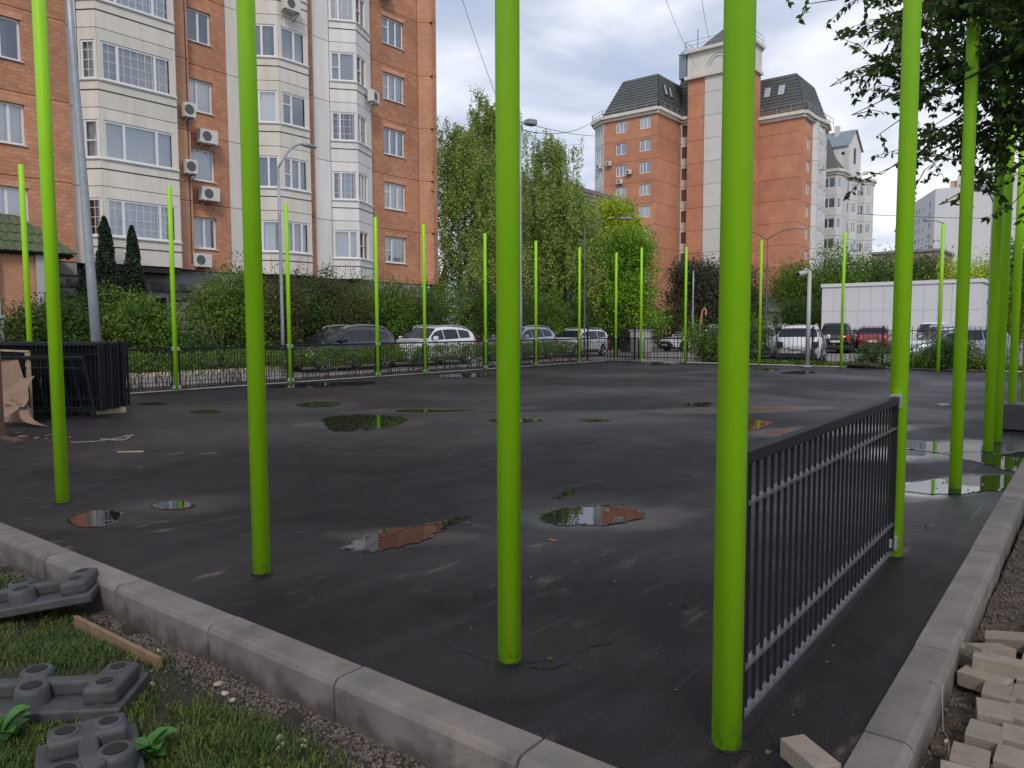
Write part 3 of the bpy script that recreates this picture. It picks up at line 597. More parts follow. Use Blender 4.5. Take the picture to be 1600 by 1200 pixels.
# ================================================================== FENCE PANELS
BAR1 = MB(); BAR1.box(-.005, .005, -.006, .006, 0, 1.0); BAR1 = BAR1.mesh('bar', ANTH)
RAILT = mat('anthracite_rail', (0.085, 0.088, 0.095), rough=0.38, var=0.15, scale=20)
def panel(name, label, a, b, group, single=True, z0=0.05, h=1.04, clamps=True, m=None, nb=None, cat='fence panel', rot=None):
    """flat fence panel: top tube, three rails, end uprights, slim vertical bars, clamps to the posts"""
    m = m or ANTH; a = Vector(a); b = Vector(b); d = b-a; L = d.length; rz = math.atan2(d.y, d.x)
    cat2 = label.startswith('near'); t = thing(name, label, cat, (a.x, a.y, 0), rz, group)
    if rot: t.rotation_euler = (rot[0], rot[1], rz)
    mb = MB(); mb.box(0, L, -.025, .025, z0+h-.05, z0+h); bevel(mb.build('top_rail', m, t), .004)
    for nm, zz in (('rail', z0+h-.21), ('rail', z0+.19), ('bottom_rail', z0)):
        mb = MB(); mb.box(.015, L-.015, -.020, .020, zz, zz+.010); mb.build(nm, RAILT if single and cat2 else m, t)
    for x in (.0075, L-.0075):
        mb = MB(); mb.box(x-.0125, x+.0125, -.02, .02, z0, z0+h-.051); mb.build('upright', m, t)
    n = nb or int(L/.083)
    if single:
        for i in range(1, n): place('bar', BAR1, t, (L*i/n, 0, z0+.019), scale=(1, 1, h-.071))
    else:
        mb = MB()
        for i in range(1, n): mb.box(L*i/n-.006, L*i/n+.006, -.009, .009, z0+.019, z0+h-.051)
        o = mb.build('bars', m, t); o['kind'] = 'stuff'
    if clamps:
        for x in ((-.02, L+.02) if not cat2 else (L+.02,)):
            for zz in (z0+h-.03, z0+.06):
                mb = MB(); mb.box(x-.03, x+.03, -.034, .034, zz-.045, zz+.045); mb.box(x-.045, x+.045, -.012, .012, zz-.03, zz+.03); bevel(mb.build('clamp', CLAMP, t), .004)
    return t
p = posts['F3']; q = posts['R1']
panel('fence_panel', 'near dark steel fence panel fixed between the two nearest green posts of the right row', (p[0]+.10, p[1]), (q[0]-.10, q[1]), None)
names = ['stretch of slim dark fence behind the stacked panels', 'stretch of slim dark fence left of the black car', 'stretch of slim dark fence in front of the black car', 'short stretch of slim dark fence between the black car and the white car', 'stretch of slim dark fence in front of the white sport utility car',
         'stretch of slim dark fence behind the central foreground post', 'stretch of slim dark fence in front of the third parked car', 'stretch of slim dark fence in front of the fourth parked car']
for i in range(8):
    a, b = LU[i]+.09, LU[i+1]-.09
    panel('fence_panel', names[i], (a, 18.12), (b, 18.12), 'fence panels between the green posts by the street', single=i < 3)
bp = [posts['L8'], posts['B0'], posts['B1']]
panel('fence_panel', 'dark fence panel across the far corner in front of the white cabinet', (bp[0][0]-.03, bp[0][1]-.1), (bp[1][0]+.02, bp[1][1]+.1), 'fence panels at the far side', single=False)
panel('fence_panel', 'dark fence panel in front of the white saloon car', (bp[1][0]+.03, bp[1][1]-.1), (bp[2][0]-.02, bp[2][1]+.1), 'fence panels at the far side', single=False)
# stack of spare panels at the left, running across, standing on edge
k = 0; ss = [ (5.95,13.55),(6.02,13.62),(6.09,13.7),(6.17,13.75),(6.24,13.8),(6.31,13.9),(6.38,13.95),(6.45,14.0),(6.52,14.1),(6.6,14.1),(6.68,14.2),(6.76,14.25)]
for i, (x, y) in enumerate(ss):
    lab = 'foremost upright panel of the stack of dark fence panels at left' if i == 0 else ('rearmost panel of the stack of dark fence panels at left' if i == len(ss)-1 else '%s panel from the front in the upright stack of dark fence panels at left' % ['', 'second', 'third', 'fourth', 'fifth', 'sixth', 'seventh', 'eighth', 'ninth', 'tenth', 'eleventh'][i])
    panel('spare_fence_panel', lab, (x, y+.35), (x-1.36+random.uniform(-.05, .05), y+.35+2.56), 'spare fence panels stacked on edge' , single=False, z0=0.10+random.uniform(0, .02), h=1.2, clamps=False)
panel('leaning_fence_panel', 'dark fence panel leaning askew against the front of the stack', (5.78, 13.72), (4.45, 16.25), None, single=False, z0=0.0, h=1.12, clamps=False, nb=12, rot=(math.radians(-13), 0))
mb = MB()
for y in (13.9, 16.2): xo = -.53*(y-13.9); mb.box(6.02+xo, 6.60+xo, y+.5, y+.6, 0, .095)
o = mb.build('timber_bearer', WOOD); tag(o, 'pale timber bearers under the stacked fence panels', 'timber')

# ================================================================== BUILDINGS
WC = {}
def win_meshes(w, h, style, fm, far):
    key = (round(w, 2), round(h, 2), style, fm.name, far)
    if key in WC: return WC[key]
    fw = 0.072 if not far else 0.10; mb = MB(); y0, y1 = 0.0, 0.06
    mb.box(-w/2, w/2, y0, y1, 0, fw); mb.box(-w/2, w/2, y0, y1, h-fw, h); mb.box(-w/2, -w/2+fw, y0, y1, fw, h-fw); mb.box(w/2-fw, w/2, y0, y1, fw, h-fw)
    spec = {'2': [.5], '2a': [.36], '2b': [.64], '3': [.27, .73], '3a': [.3, .62], '3e': [.33, .66], '1': [], '4': [.22, .5, .78], '3g': [.22, .74], '2g': [.34], '1g': []}[style.split('/')[0]]
    xs = [-w/2+w*f for f in spec]
    for x in xs: mb.box(x-fw*.6, x+fw*.6, y0-.004, y1, fw, h-fw)
    if '/t' in style:      # a transom in the first sash
        x1 = xs[0] if xs else w/2; mb.box(-w/2+fw, x1-fw*.6, y0-.003, y1, h*.62, h*.62+fw*.7)
    if '/l' in style:
        x1 = xs[0] if xs else w/2; mb.box(-w/2+fw, x1-fw*.6, y0-.003, y1, h*.45, h*.45+fw*.6)
    fr = mb.mesh('frame', fm)
    gr = None
    if 'g' in style.split('/')[0]:
        mb = MB(); k = max(2, int(w/.26))
        for i in range(1, k): mb.box(-w/2+w*i/k-.008, -w/2+w*i/k+.008, .012, .022, fw, h-fw)
        for i in range(1, 4): mb.box(-w/2+fw, w/2-fw, .010, .0115, h*i/4-.008, h*i/4+.008)
        gr = mb.mesh('muntins', fm)
    mb = MB(); mb.add([(-w/2+.02, .035, .02), (w/2-.02, .035, .02), (w/2-.02, .035, h-.02), (-w/2+.02, .035, h-.02)], [(0, 1, 2, 3)])
    pn = mb.mesh('pane', GLASSF if far else GLASS)
    cs = []
    for mcol in (CURT, CURT, CURTB):
        mb = MB(); n = 24 if not far else 6
        P = [(-w/2+w*i/n, .16+.018*math.sin(i*1.9)+.01*math.sin(i*.7)) for i in range(n+1)]
        for i in range(n): mb.add([(P[i][0], P[i][1], .03), (P[i+1][0], P[i+1][1], .03), (P[i+1][0], P[i+1][1], h-.02), (P[i][0], P[i][1], h-.02)], [(0, 1, 2, 3)])
        cs.append(mb.mesh('curtain', mcol))
    mb = MB(); mb.box(-w/2-.03, w/2+.03, -.07, 0.0, -.035, -.005); sl_ = mb.mesh('sill', FRAMEW)
    WC[key] = (fr, gr, pn, cs, sl_); return WC[key]
RW = random.Random(5)
class Bld:
    def __init__(s, name, label, cat, base, rz=0): s.t = thing(name, label, cat, (base[0], base[1], 0), rz); s.b = Vector(base); s.far = False; s.cache = {}
    def seg(s, p0, p1, z0, z1, m, wins=(), T=.28, gap=.012, fm=None, part='wall_panel', setback=.10, core=True, curt=.85, sill=True):
        if s.far: gap = max(gap, .02) if gap else 0
        """one storey-high wall panel from p0 to p1 (outer face to the right of that direction); wins = (x0,x1,za,zb,style) from the panel foot"""
        fm = fm or FRAMEW; p0 = Vector(p0)-s.b; p1 = Vector(p1)-s.b; d = p1-p0; L = d.length; rz = math.atan2(d.y, d.x); H = z1-z0
        key = (round(L, 3), round(H, 3), m.name, tuple(tuple(w[:4]) for w in wins), gap, T)
        if key not in s.cache:
            mb = MB(); a, b, c, e = gap, L-gap, gap, H-gap
            xs = sorted({a, b, *[w[0] for w in wins], *[w[1] for w in wins]}); zs = sorted({c, e, *[w[2] for w in wins], *[w[3] for w in wins]})
            for i in range(len(xs)-1):
                for j in range(len(zs)-1):
                    cx, cz = (xs[i]+xs[i+1])/2, (zs[j]+zs[j+1])/2
                    if any(w[0] < cx < w[1] and w[2] < cz < w[3] for w in wins): continue
                    x0, x1, y0, y1 = xs[i], xs[i+1], zs[j], zs[j+1]
                    mb.add([(x0, 0, y0), (x1, 0, y0), (x1, 0, y1), (x0, 0, y1)], [(0, 1, 2, 3)])
            for (q0, q1) in (((a, c), (a, e)), ((b, e), (b, c)), ((a, e), (b, e)), ((b, c), (a, c))):
                mb.add([(q0[0], 0, q0[1]), (q1[0], 0, q1[1]), (q1[0], T, q1[1]), (q0[0], T, q0[1])], [(0, 1, 2, 3)])
            for w in wins:
                x0, x1, y0, y1 = w[:4]
                for (q0, q1) in (((x0, y1), (x0, y0)), ((x1, y0), (x1, y1)), ((x1, y1), (x0, y1)), ((x0, y0), (x1, y0))):
                    mb.add([(q0[0], 0, q0[1]), (q1[0], 0, q1[1]), (q1[0], T, q1[1]), (q0[0], T, q0[1])], [(0, 1, 2, 3)])
            s.cache[key] = mb.mesh(part, m)
        place(part, s.cache[key], s.t, (p0.x, p0.y, z0), rz)
        if core:
            s.cores.append((p0, p1, z0, z1)) if hasattr(s, 'cores') else setattr(s, 'cores', [(p0, p1, z0, z1)])
        ex, ey = math.cos(rz), math.sin(rz)
        for w in wins:
            x0, x1, y0, y1, st = w[:5]; cx = (x0+x1)/2
            fr, gr, pn, cs, sl_ = win_meshes(x1-x0-.01, y1-y0-.01, st, fm, s.far)
            o = place('window', fr, s.t, (p0.x+ex*cx-ey*setback, p0.y+ey*cx+ex*setback, z0+y0+.005), rz)
            place('pane', pn, o)
            if gr: place('muntins', gr, o)
            if RW.random() < curt: place('curtain', cs[RW.randrange(3)] if RW.random() < .5 else cs[0], o, (0, 0, 0), 0, None, (RW.choice([1, 1, 1, .6]), 1, 1))
            if sill and not s.far: place('sill', sl_, o, (0, -setback, 0))
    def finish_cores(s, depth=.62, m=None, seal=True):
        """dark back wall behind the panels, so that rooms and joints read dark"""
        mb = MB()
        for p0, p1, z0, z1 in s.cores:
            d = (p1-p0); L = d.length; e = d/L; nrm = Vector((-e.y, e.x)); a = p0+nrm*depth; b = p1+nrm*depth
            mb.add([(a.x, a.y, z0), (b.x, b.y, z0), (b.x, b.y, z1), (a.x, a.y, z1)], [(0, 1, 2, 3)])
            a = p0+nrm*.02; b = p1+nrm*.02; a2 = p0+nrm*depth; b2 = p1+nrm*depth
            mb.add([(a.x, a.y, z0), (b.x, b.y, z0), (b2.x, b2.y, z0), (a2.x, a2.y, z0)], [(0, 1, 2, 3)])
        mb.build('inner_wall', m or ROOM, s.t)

# ---- the brick and cream block on the left
b1 = Bld('apartment_block', 'tall orange brick and cream panel apartment block with bay windows, beyond the street at left', 'building', (18, 32))
Z0 = 3.95; SH = 2.8; NS = 8
for k in range(NS):
    z0 = Z0+SH*k; z1 = z0+SH; low = k == 0
    b1.seg((3.0, 29.4), (7.2, 29.4), z0, z1, BRICK, [(1.0, 2.6, 1.05, 2.4, '2/t')])
    b1.seg((7.2, 29.4), (11.95, 29.4), z0, z1, BRICK, [(1.55, 3.3, 1.05, 2.42, ['3a/t', '3', '2b', '3'][k % 4])])
    # B: cream bay
    g_ = k % 3 != 1
    b1.seg((11.95, 29.62), (12.38, 29.62), z0, z1, PLAST, [])
    st = ['3g', '3', '3g', '3g', '3'][k % 5]
    b1.seg((12.38, 29.62), (12.78, 29.0), z0, z1, PLAST, [(.1, .66, 1.0, 2.38, '1g' if g_ else '1/l')], setback=.03, curt=.5)
    b1.seg((12.78, 29.0), (15.72, 29.0), z0, z1, PLAST, [(.14, 2.82, 1.0, 2.38, st)], setback=.03, curt=1.0)
    b1.seg((15.72, 29.0), (15.72, 29.6), z0, z1, PLAST, [], core=False)
    b1.seg((15.72, 29.6), (16.58, 29.6), z0, z1, BRICKL, [])
    b1.seg((16.58, 29.6), (16.58, 30.0), z0, z1, BRICK, [], core=False)
    b1.seg((16.58, 30.0), (18.5, 30.0), z0, z1, BRICK, [(.2, 1.26, .95, 2.25, ['2', '1', '2a', '2'][k % 4])])
    # D
    b1.seg((18.5, 30.0), (19.4, 30.0), z0, z1, PLAST, [])
    b1.seg((19.4, 30.0), (20.42, 29.0), z0, z1, PLAST, [(.12, 1.32, 1.0, 2.38, ['2a', '2b', '2a/l', '2'][k % 4])], setback=.03)
    b1.seg((20.42, 29.0), (22.0, 29.0), z0, z1, PLAST, [(.12, 1.5, 1.0, 2.38, ['3e', '3a/l', '2a/t', '2'][k % 4])], setback=.03)
    b1.seg((22.0, 29.0), (22.0, 29.6), z0, z1, PLAST, [], core=False)
    b1.seg((22.0, 29.6), (22.7, 29.6), z0, z1, BRICK, [])
    # E
    b1.seg((22.7, 29.75), (23.75, 29.75), z0, z1, PLASTW, [])
    b1.seg((23.75, 29.75), (24.75, 28.95), z0, z1, PLASTW, [(.06, 1.22, 1.0, 2.35, ['2b', '2g', '2g', '2a/l', '2g'][k % 5])], setback=.03)
    b1.seg((24.75, 28.95), (26.3, 29.7), z0, z1, PLASTW, [(.08, 1.1, 1.0, 2.35, ['2/l', '3e', '2g', '2/l'][k % 4])], setback=.03)
    # F, G
    b1.seg((26.3, 30.0), (29.9, 30.0), z0, z1, BRICK, [(1.08, 2.6, 1.05, 2.42, ['2a/l', '3e/t', '3e', '3a/l', '3e/t'][k % 5])])
    b1.seg((29.9, 30.0), (30.62, 29.28), z0, z1, BRICKL, [])
    b1.seg((30.62, 29.28), (30.62, 36.0), z0, z1, BRICK, [], core=False)
for k in range(NS):
    mb = MB(); mb.box(27.35-18, 28.95-18, 29.985-32, 29.999-32, Z0+SH*k+2.43, Z0+SH*k+2.62); mb.build('lintel_band', BRICKL, b1.t)
    mb = MB(); mb.box(8.7-18, 10.55-18, 29.385-32, 29.399-32, Z0+SH*k+2.43, Z0+SH*k+2.62); mb.build('lintel_band', BRICKL, b1.t)
for (x, y) in ((16.45, 29.58), (22.2, 29.58)):
    mb = MB(); mb.tube([(x-18, y-32, 4.2), (x-18+.02, y-32, 12), (x-18, y-32, Z0+SH*NS)], .018, 5); mb.build('wall_cable', CABLE, b1.t)
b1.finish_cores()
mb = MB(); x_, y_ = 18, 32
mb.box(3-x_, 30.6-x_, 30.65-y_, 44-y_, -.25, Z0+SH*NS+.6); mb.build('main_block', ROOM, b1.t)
mb = MB(); mb.box(2.8-x_, 30.9-x_, 28.8-y_, 44.2-y_, Z0+SH*NS+.01, Z0+SH*NS+.5); mb.build('parapet', PLAST, b1.t)
# ledges between bay storeys
for (q0, q1) in (((12.78, 29.0), (15.72, 29.0)), ((12.38, 29.62), (12.78, 29.0)), ((19.4, 30.0), (20.42, 29.0)), ((20.42, 29.0), (22.0, 29.0)), ((23.75, 29.75), (24.75, 28.95)), ((24.75, 28.95), (26.3, 29.7))):
    a = Vector(q0)-b1.b; b = Vector(q1)-b1.b; d = (b-a).normalized(); nn = Vector((d.y, -d.x))
    for k in range(NS):
        for zz, w, h_ in ((Z0+SH*k+.97, .05, .05), (Z0+SH*k+.62, .015, .03)):
            mb = MB(); aa = a+nn*w/2; bb = b+nn*w/2; mb.bar((aa.x, aa.y, zz), (bb.x, bb.y, zz), w+.01, h_); mb.build('ledge', FRAMEW if w > .02 else DARKC, b1.t)
# basement of rough stone blocks, and the plain parts
mb = MB()
mb.box(11.95-x_, 16.6-x_, 30.0-y_, 30.3-y_, -.25, 3.95); mb.box(16.6-x_, 30.0-x_, 30.05-y_, 30.4-y_, -.25, 3.93); mb.box(3-x_, 11.9-x_, 29.55-y_, 30-y_, -.25, 3.5); mb.build('basement_wall', CONC, b1.t)
mb = MB(); mb.box(12.3-x_, 15.7-x_, 29.05-y_, 30.0-y_, 3.72, 3.93); mb.build('bay_underside', DARKC, b1.t)
mb = MB(); mb.box(10.3-x_, 11.95-x_, 29.42-y_, 29.54-y_, 3.5, 3.93); mb.build('concrete_band', CONC, b1.t)
sb = []
for i in range(3):
    r_ = random.Random(i); mb = MB(); w, h_ = .56, .36; n = 4
    for a in range(n):
        for c in range(n):
            pass
    P = {}
    for a in range(n+1):
        for c in range(n+1):
            edge = a in (0, n) or c in (0, n); P[a, c] = (a*w/n, (0 if edge else -.05-.05*r_.random()), c*h_/n)
    ids = {k: i for i, k in enumerate(P)}; mb.add(list(P.values()), [(ids[a, c], ids[a+1, c], ids[a+1, c+1], ids[a, c+1]) for a in range(n) for c in range(n)])
    mb.add([(0, 0, 0), (w, 0, 0), (w, .12, 0), (0, .12, 0), (0, 0, h_), (w, 0, h_), (w, .12, h_), (0, .12, h_)], [(0, 3, 2, 1), (4, 5, 6, 7), (1, 2, 6, 5), (3, 0, 4, 7)])
    sb.append(mb.mesh('stone_block', STONE))
for (u0, u1, vv, zt) in ((10.45, 11.9, 29.42, 3.5), (12.0, 16.6, 29.9, 3.7)):
    r = 0; z = 0
    while z+.36 < zt:
        u = u0-(.29 if r % 2 else 0)
        while u < u1-.2:
            if not (14.75 < u+.28 < 15.5 and z < 2.9) and u >= u0-.01:
                place('stone_block', sb[RW.randrange(3)], b1.t, (u-x_, vv-y_, z), 0)
            u += .58
        z += .38; r += 1
mb = MB(); mb.box(14.72-x_, 15.52-x_, 29.86-y_, 29.97-y_, .3, 2.9); mb.build('basement_window_frame', FRAMEG, b1.t)
mb = MB(); mb.box(14.8-x_, 15.44-x_, 29.84-y_, 29.856-y_, .4, 2.8); mb.build('basement_pane', CARGL, b1.t)
# ---- entrance porch with the green tiled roof
en = Bld('entrance_porch', 'brick entrance porch with white columns and a green tiled skirt roof at far left', 'building', (8, 28))
mb = MB(); mb.box(8.98-8, 10.01-8, 27.82-28, 28.2-28, -.2, 4.0); mb.box(-6, 2.2, 28.2-28, 29.35-28, -.2, 4.0); mb.build('brick_wall', BRICKE, en.t)
mb = MB(); mb.box(10.02-8, 10.26-8, 27.72-28, 28.19-28, -.2, 4.0); mb.build('column', WHITEM, en.t)
mb = MB(); mb.box(8.35-8, 8.97-8, 27.62-28, 28.19-28, -.2, 1.9); mb.box(8.28-8, 9.0-8, 27.58-28, 28.15-28, 1.9, 2.0); mb.box(8.40-8, 8.92-8, 27.66-28, 28.19-28, 2.0, 4.0); mb.build('column', WHITEM, en.t)
mb = MB(); mb.box(5.9-8, 8.3-8, 28.12-28, 28.19-28, -.2, 2.4); mb.build('door', CARGL, en.t)
mb = MB(); mb.box(-8, 3.1, 27.75-28, 29.35-28, 3.96, 4.06); mb.build('eaves_board', mat('brown_eaves', (.05, .045, .04), rough=.7), en.t)
# skirt roof: tiles laid in rows on a slope, hipped at the right end
A0 = Vector((11.15, 27.55, 4.02)); TOPY = 29.2; TOPZ = 5.3; slope = math.atan2(TOPZ-4.02, TOPY-27.55)
mb = MB(); mb.add([(-8, -.45+.02, 3.99), (3.15, -.43, 3.99), (3.15-1.15, 1.2, 5.26), (-8, 1.2, 5.26)], [(0, 1, 2, 3)]); mb.add([(3.15, -.43, 3.99), (3.55, 1.2, 3.99), (2.0, 1.2, 5.26)], [(0, 1, 2)]); mb.build('roof_deck', DARKC, en.t)
mb = MB(); tw, tl, n = .235, .54, 6
P = []
for j, yy in enumerate((0, tl)):
    for i in range(n+1):
        t_ = i/n; P.append((tw*t_, yy, .035*math.sin(t_*math.pi)**.7*1.0+(.03 if j == 0 else .0)+.005))
mb.add(P, [(i, i+1, i+n+2, i+n+1) for i in range(n)])
mb.add([(0, 0, .005), (tw, 0, .005)]+[P[i] for i in range(n, -1, -1)], [tuple(range(n+3))]); TILE = mb.mesh('roof_tile', TILEG)
rowlen = math.hypot(TOPY-27.55, TOPZ-4.02); nr = 4; tlr = rowlen/nr
for r in range(nr):
    s_ = r*tlr; yy = 27.52+s_*math.cos(slope); zz = 4.03+s_*math.sin(slope); xr = 11.15-1.12*(r/nr)-.05
    u = xr-tw
    while u > 5.2:
        o = place('roof_tile', TILE, en.t, (u-8, yy-28, zz+.01), rot=(slope, 0, 0), scale=(1, tlr/tl*1.04, 1)); u -= tw
mb = MB(); mb.tube([(3.17, -.47, 4.08), (2.02, 1.2, 5.36)], .05, 8); mb.tube([(2.02, 1.2, 5.36), (-8, 1.2, 5.36)], .045, 8); mb.build('ridge_cap', TILEG, en.t)

# ---- air conditioners
def ac_unit(x, y, z, rz, label, w=.8, grille=False):
    t = thing('air_conditioner', label, 'air conditioner', (x, y, z), rz, 'air conditioner units on the apartment facades')
    mb = MB(); mb.box(-w/2, w/2, -.48, -.16, 0, .55); bevel(mb.build('casing', ACW, t), .015)
    mb = MB(); n = 20; c = (-w*.12, .275); mb.add([(c[0]+.20*math.cos(6.283*i/n), -.485, c[1]+.20*math.sin(6.283*i/n)) for i in range(n)], [tuple(range(n))]); mb.build('fan_grille', ACD, t)
    mb = MB(); mb.bar((-w/2+.1, 0, -.02), (-w/2+.1, -.5, -.02), .04); mb.bar((w/2-.1, 0, -.02), (w/2-.1, -.5, -.02), .04); mb.bar((-w/2+.1, 0, -.3), (-w/2+.1, -.45, -.04), .03); mb.bar((w/2-.1, 0, -.3), (w/2-.1, -.45, -.04), .03); mb.build('bracket', GALV, t)
    return t
sz = Z0
ac_unit(17.35, 30, Z0+SH*1+2.8-.02-.35, 0, 'upper white air conditioner on the bare brick wall right of the cream bay')
ac_unit(17.35, 30, Z0+SH*1+.10, 0, 'lower white air conditioner on the bare brick wall right of the cream bay')
ac_unit(16.35, 29.6, Z0+SH*1+1.0, 0, 'narrow white air conditioner mounted on the light brick pier beside a window', .45)
ac_unit(16.35, 29.6, Z0+SH*2+.42, 0, 'small white air conditioner on the light brick pier above the others', .45)
ac_unit(16.9, 30, Z0+SH*0+.15, 0, 'white air conditioner half hidden behind the shrub below the lowest brick wall window')
ac_unit(20.9, 29.0, Z0+SH*4+.2, 0, 'white air conditioner high on the front of the second cream bay')
ac_unit(25.9, 29.5, Z0+SH*3+.35, math.radians(26), 'white air conditioner on the angled side of the white bay')
ac_unit(27.4, 30, Z0+SH*5+.45, 0, 'white air conditioner at the top picture edge, right of the white bay')

# ---- the tall orange building with the dark mansard roof
b2 = Bld('mansard_building', 'tall orange building with cream corner tower, dark mansard roof and skylights, in the centre distance', 'building', (95, 42)); b2.far = True
s2 = 26.9; BX = Vector((95, 42))
def rl(x, y): return (x-95, y-42)
uT, vT0, vT1 = 94.0, 44.7, 36.5; uR, vR = 98.0, 31.0
for k in range(10):
    zs_ = s2-2.8*k; z0 = zs_-1.05; z1 = z0+2.8
    if z0 < -1: break
    b2.seg((88.3, 53.9), (88.3, 46.1), z0, z1, BRICK2, [(1.8, 3.4, 1.05, 2.5, ['3e', '2/t', '3e', '2'][k % 4]), (5.3, 6.9, 1.05, 2.5, ['3e', '2', '3a/t'][k % 3])], curt=.9)
    b2.seg((89.7, 56.2), (88.3, 53.9), z0, z1, PLASTG, [(.35, 2.3, 1.0, 2.5, '3e')], setback=.05, curt=.9)
    b2.seg((91.5, 56.9), (89.7, 56.2), z0, z1, PLASTG, [])
    b2.seg((88.3, 46.1), (95.0, 46.1), z0, z1, BRICK2, [])
    b2.seg((95.0, 46.1), (95.0, vT0), z0, z1, PLAST, [(.15, 1.15, .9, 2.4, '2/l')], fm=mat('brown_frame', (.12, .06, .05), rough=.6), curt=.2)
    b2.seg((uR, 38.2), (uR, vR), z0+.1, z1+.1, BRICK2, [])
    b2.seg((uR, vR), (101.6, vR), z0-.2, z1-.2, BRICKL if False else BRICK2, [(1.5, 2.8, 1.1, 2.5, '2')])
    b2.seg((101.6, vR), (102.2, vR-.5), z0-.2, z1-.2, PLASTG, [])
    b2.seg((102.2, vR-.5), (105.2, vR-.5), z0-.2, z1-.2, PLASTG, [(.6, 2.5, 1.05, 2.5, '2/l')], setback=.05)
    b2.seg((105.2, vR-.5), (108.5, vR+.2), z0-.2, z1-.2, PLASTG, [(.6, 2.5, 1.05, 2.5, '3e')], setback=.05)
for k in range(12):
    z0 = -.3+2.9*k; z1 = z0+2.9
    if z1 > 33.2: z1 = 33.6
    b2.seg((uT, vT0), (uT, 42.3), z0, z1, BRICK2); b2.seg((uT-.15, 42.3), (uT-.15, 38.7), z0, z1, PLASTG); b2.seg((uT, 38.7), (uT, vT1), z0, z1, BRICK2)
    b2.seg((uT, vT1), (uT+1.3, vT1), z0, z1, PLAST); b2.seg((uT+1.3, vT1), (uT+3.9, vT1), z0, z1, BRICK2)
    if z1 >= 33.5: break
b2.finish_cores(.55)
# tower head: cornice, arched niche, parapet with railing, pyramid
mb = MB(); mb.box(uT-.5-95, 98-95, vT1-.3-42, vT0+.3-42, 33.6, 34.0); mb.box(uT-.1-95, 98-95, vT1-.05-42, vT0+.05-42, 34.0, 36.9); mb.box(uT-.6-95, 98.3-95, vT1-.4-42, vT0+.4-42, 36.9, 37.3); mb.build('tower_head', PLAST, b2.t)
mb = MB(); n = 16; yc = 40.5-42; 
for r0, r1 in ((.95, 1.05), (1.35, 1.43)):
    for i in range(n):
        a0, a1 = math.pi*i/n, math.pi*(i+1)/n
        for r in (r0, r1): mb.v += [(uT-.16-95, yc+r*math.cos(a0), 34.9+r*math.sin(a0)), (uT-.16-95, yc+r*math.cos(a1), 34.9+r*math.sin(a1))]
        q = len(mb.v)-4; mb.f += [(q, q+2, q+3, q+1)]; mb.m += [0]
mb.build('arched_moulding', CONC, b2.t)
mb = MB(); mb.box(uT-.13-95, uT-.11-95, yc-.8, yc+.8, 34.2, 35.6); mb.build('niche', PLASTG, b2.t)
mb = MB(); c = (97.5-95, 40.6-42); e_ = [(uT+.5-95, vT1+.4-42), (100-95, vT1+.4-42), (100-95, vT0-.8-42), (uT+.5-95, vT0-.8-42)]
mb.add([(x, y, 37.31) for x, y in e_]+[(c[0], c[1], 40.9)], [(0, 1, 4), (1, 2, 4), (2, 3, 4), (3, 0, 4)]); mb.build('pyramid_roof', SLATE, b2.t)
mb = MB(); mb.box(-1.2, -.2, 2.9, 3.9, 34.0, 37.0); mb.add([(-1.3, 2.8, 37), (-.1, 2.8, 37), (-.1, 4, 37), (-1.3, 4, 37), (-.7, 3.4, 37.8)], [(0, 1, 4), (1, 2, 4), (2, 3, 4), (3, 0, 4)]); mb.build('vent_turret', ROOFBL, b2.t)
mb = MB(); mb.tube([(uT+.2-95, vT0-1.2-42, 37.3), (uT+.2-95, vT0-1.2-42, 39.9)], .05, 5); mb.build('antenna', ANTH, b2.t)
RAILM = mat('roof_railing', (.30, .31, .32), rough=.5)
def railing(pts, z, h, bld, base, n=1.5):
    mb = MB()
    for a, b in zip(pts[:-1], pts[1:]):
        a = Vector(a)-base; b = Vector(b)-base; L = (b-a).length
        for zz in (h, h*.5): mb.bar((a.x, a.y, z+zz), (b.x, b.y, z+zz), .045)
        m_ = max(1, int(L/n))
        for i in range(m_+1): p = a+(b-a)*i/m_; mb.bar((p.x, p.y, z), (p.x, p.y, z+h), .045)
    mb.build('roof_railing', RAILM, bld)
railing([(99, vT0+.2), (uT-.45, vT0+.2), (uT-.45, vT1-.2), (98, vT1-.2)], 37.3, 1.1, b2.t, BX)
# cornices
def cornice(path, z, bld, base, d=.55, m=None, name='cornice'):
    for a, b in zip(path[:-1], path[1:]):
        a = Vector(a)-base; b = Vector(b)-base; e = (b-a).normalized(); nn = Vector((e.y, -e.x))
        mb = MB()
        for w, z0, z1 in ((d*.45, z, z+.35), (d, z+.355, z+.75)):
            q = [a-e*w*.4, b+e*w*.4, b+e*w*.4+nn*w, a-e*w*.4+nn*w]; mb.prism([(p.x, p.y) for p in q][::-1], z0, z1)
        mb.build(name, m or PLAST, bld)
cornice([(91.5, 56.9), (89.7, 56.2), (88.3, 53.9), (88.3, 46.1), (95.0, 46.1), (95, vT0)], 28.55, b2.t, BX)
cornice([(uR, 38.2), (uR, vR), (101.6, vR), (105.2, vR-.5), (108.5, vR+.2)], 28.0-.45, b2.t, BX)
railing([(91.5, 57.0), (89.3, 56.4), (87.9, 53.9), (87.9, 45.8), (95, 45.8)], 29.3, .8, b2.t, BX)
railing([(uR-.4, 38), (uR-.4, vR-.4), (108.5, vR-.6)], 28.3, 1.0, b2.t, BX)
def slate_mesh():
    pass
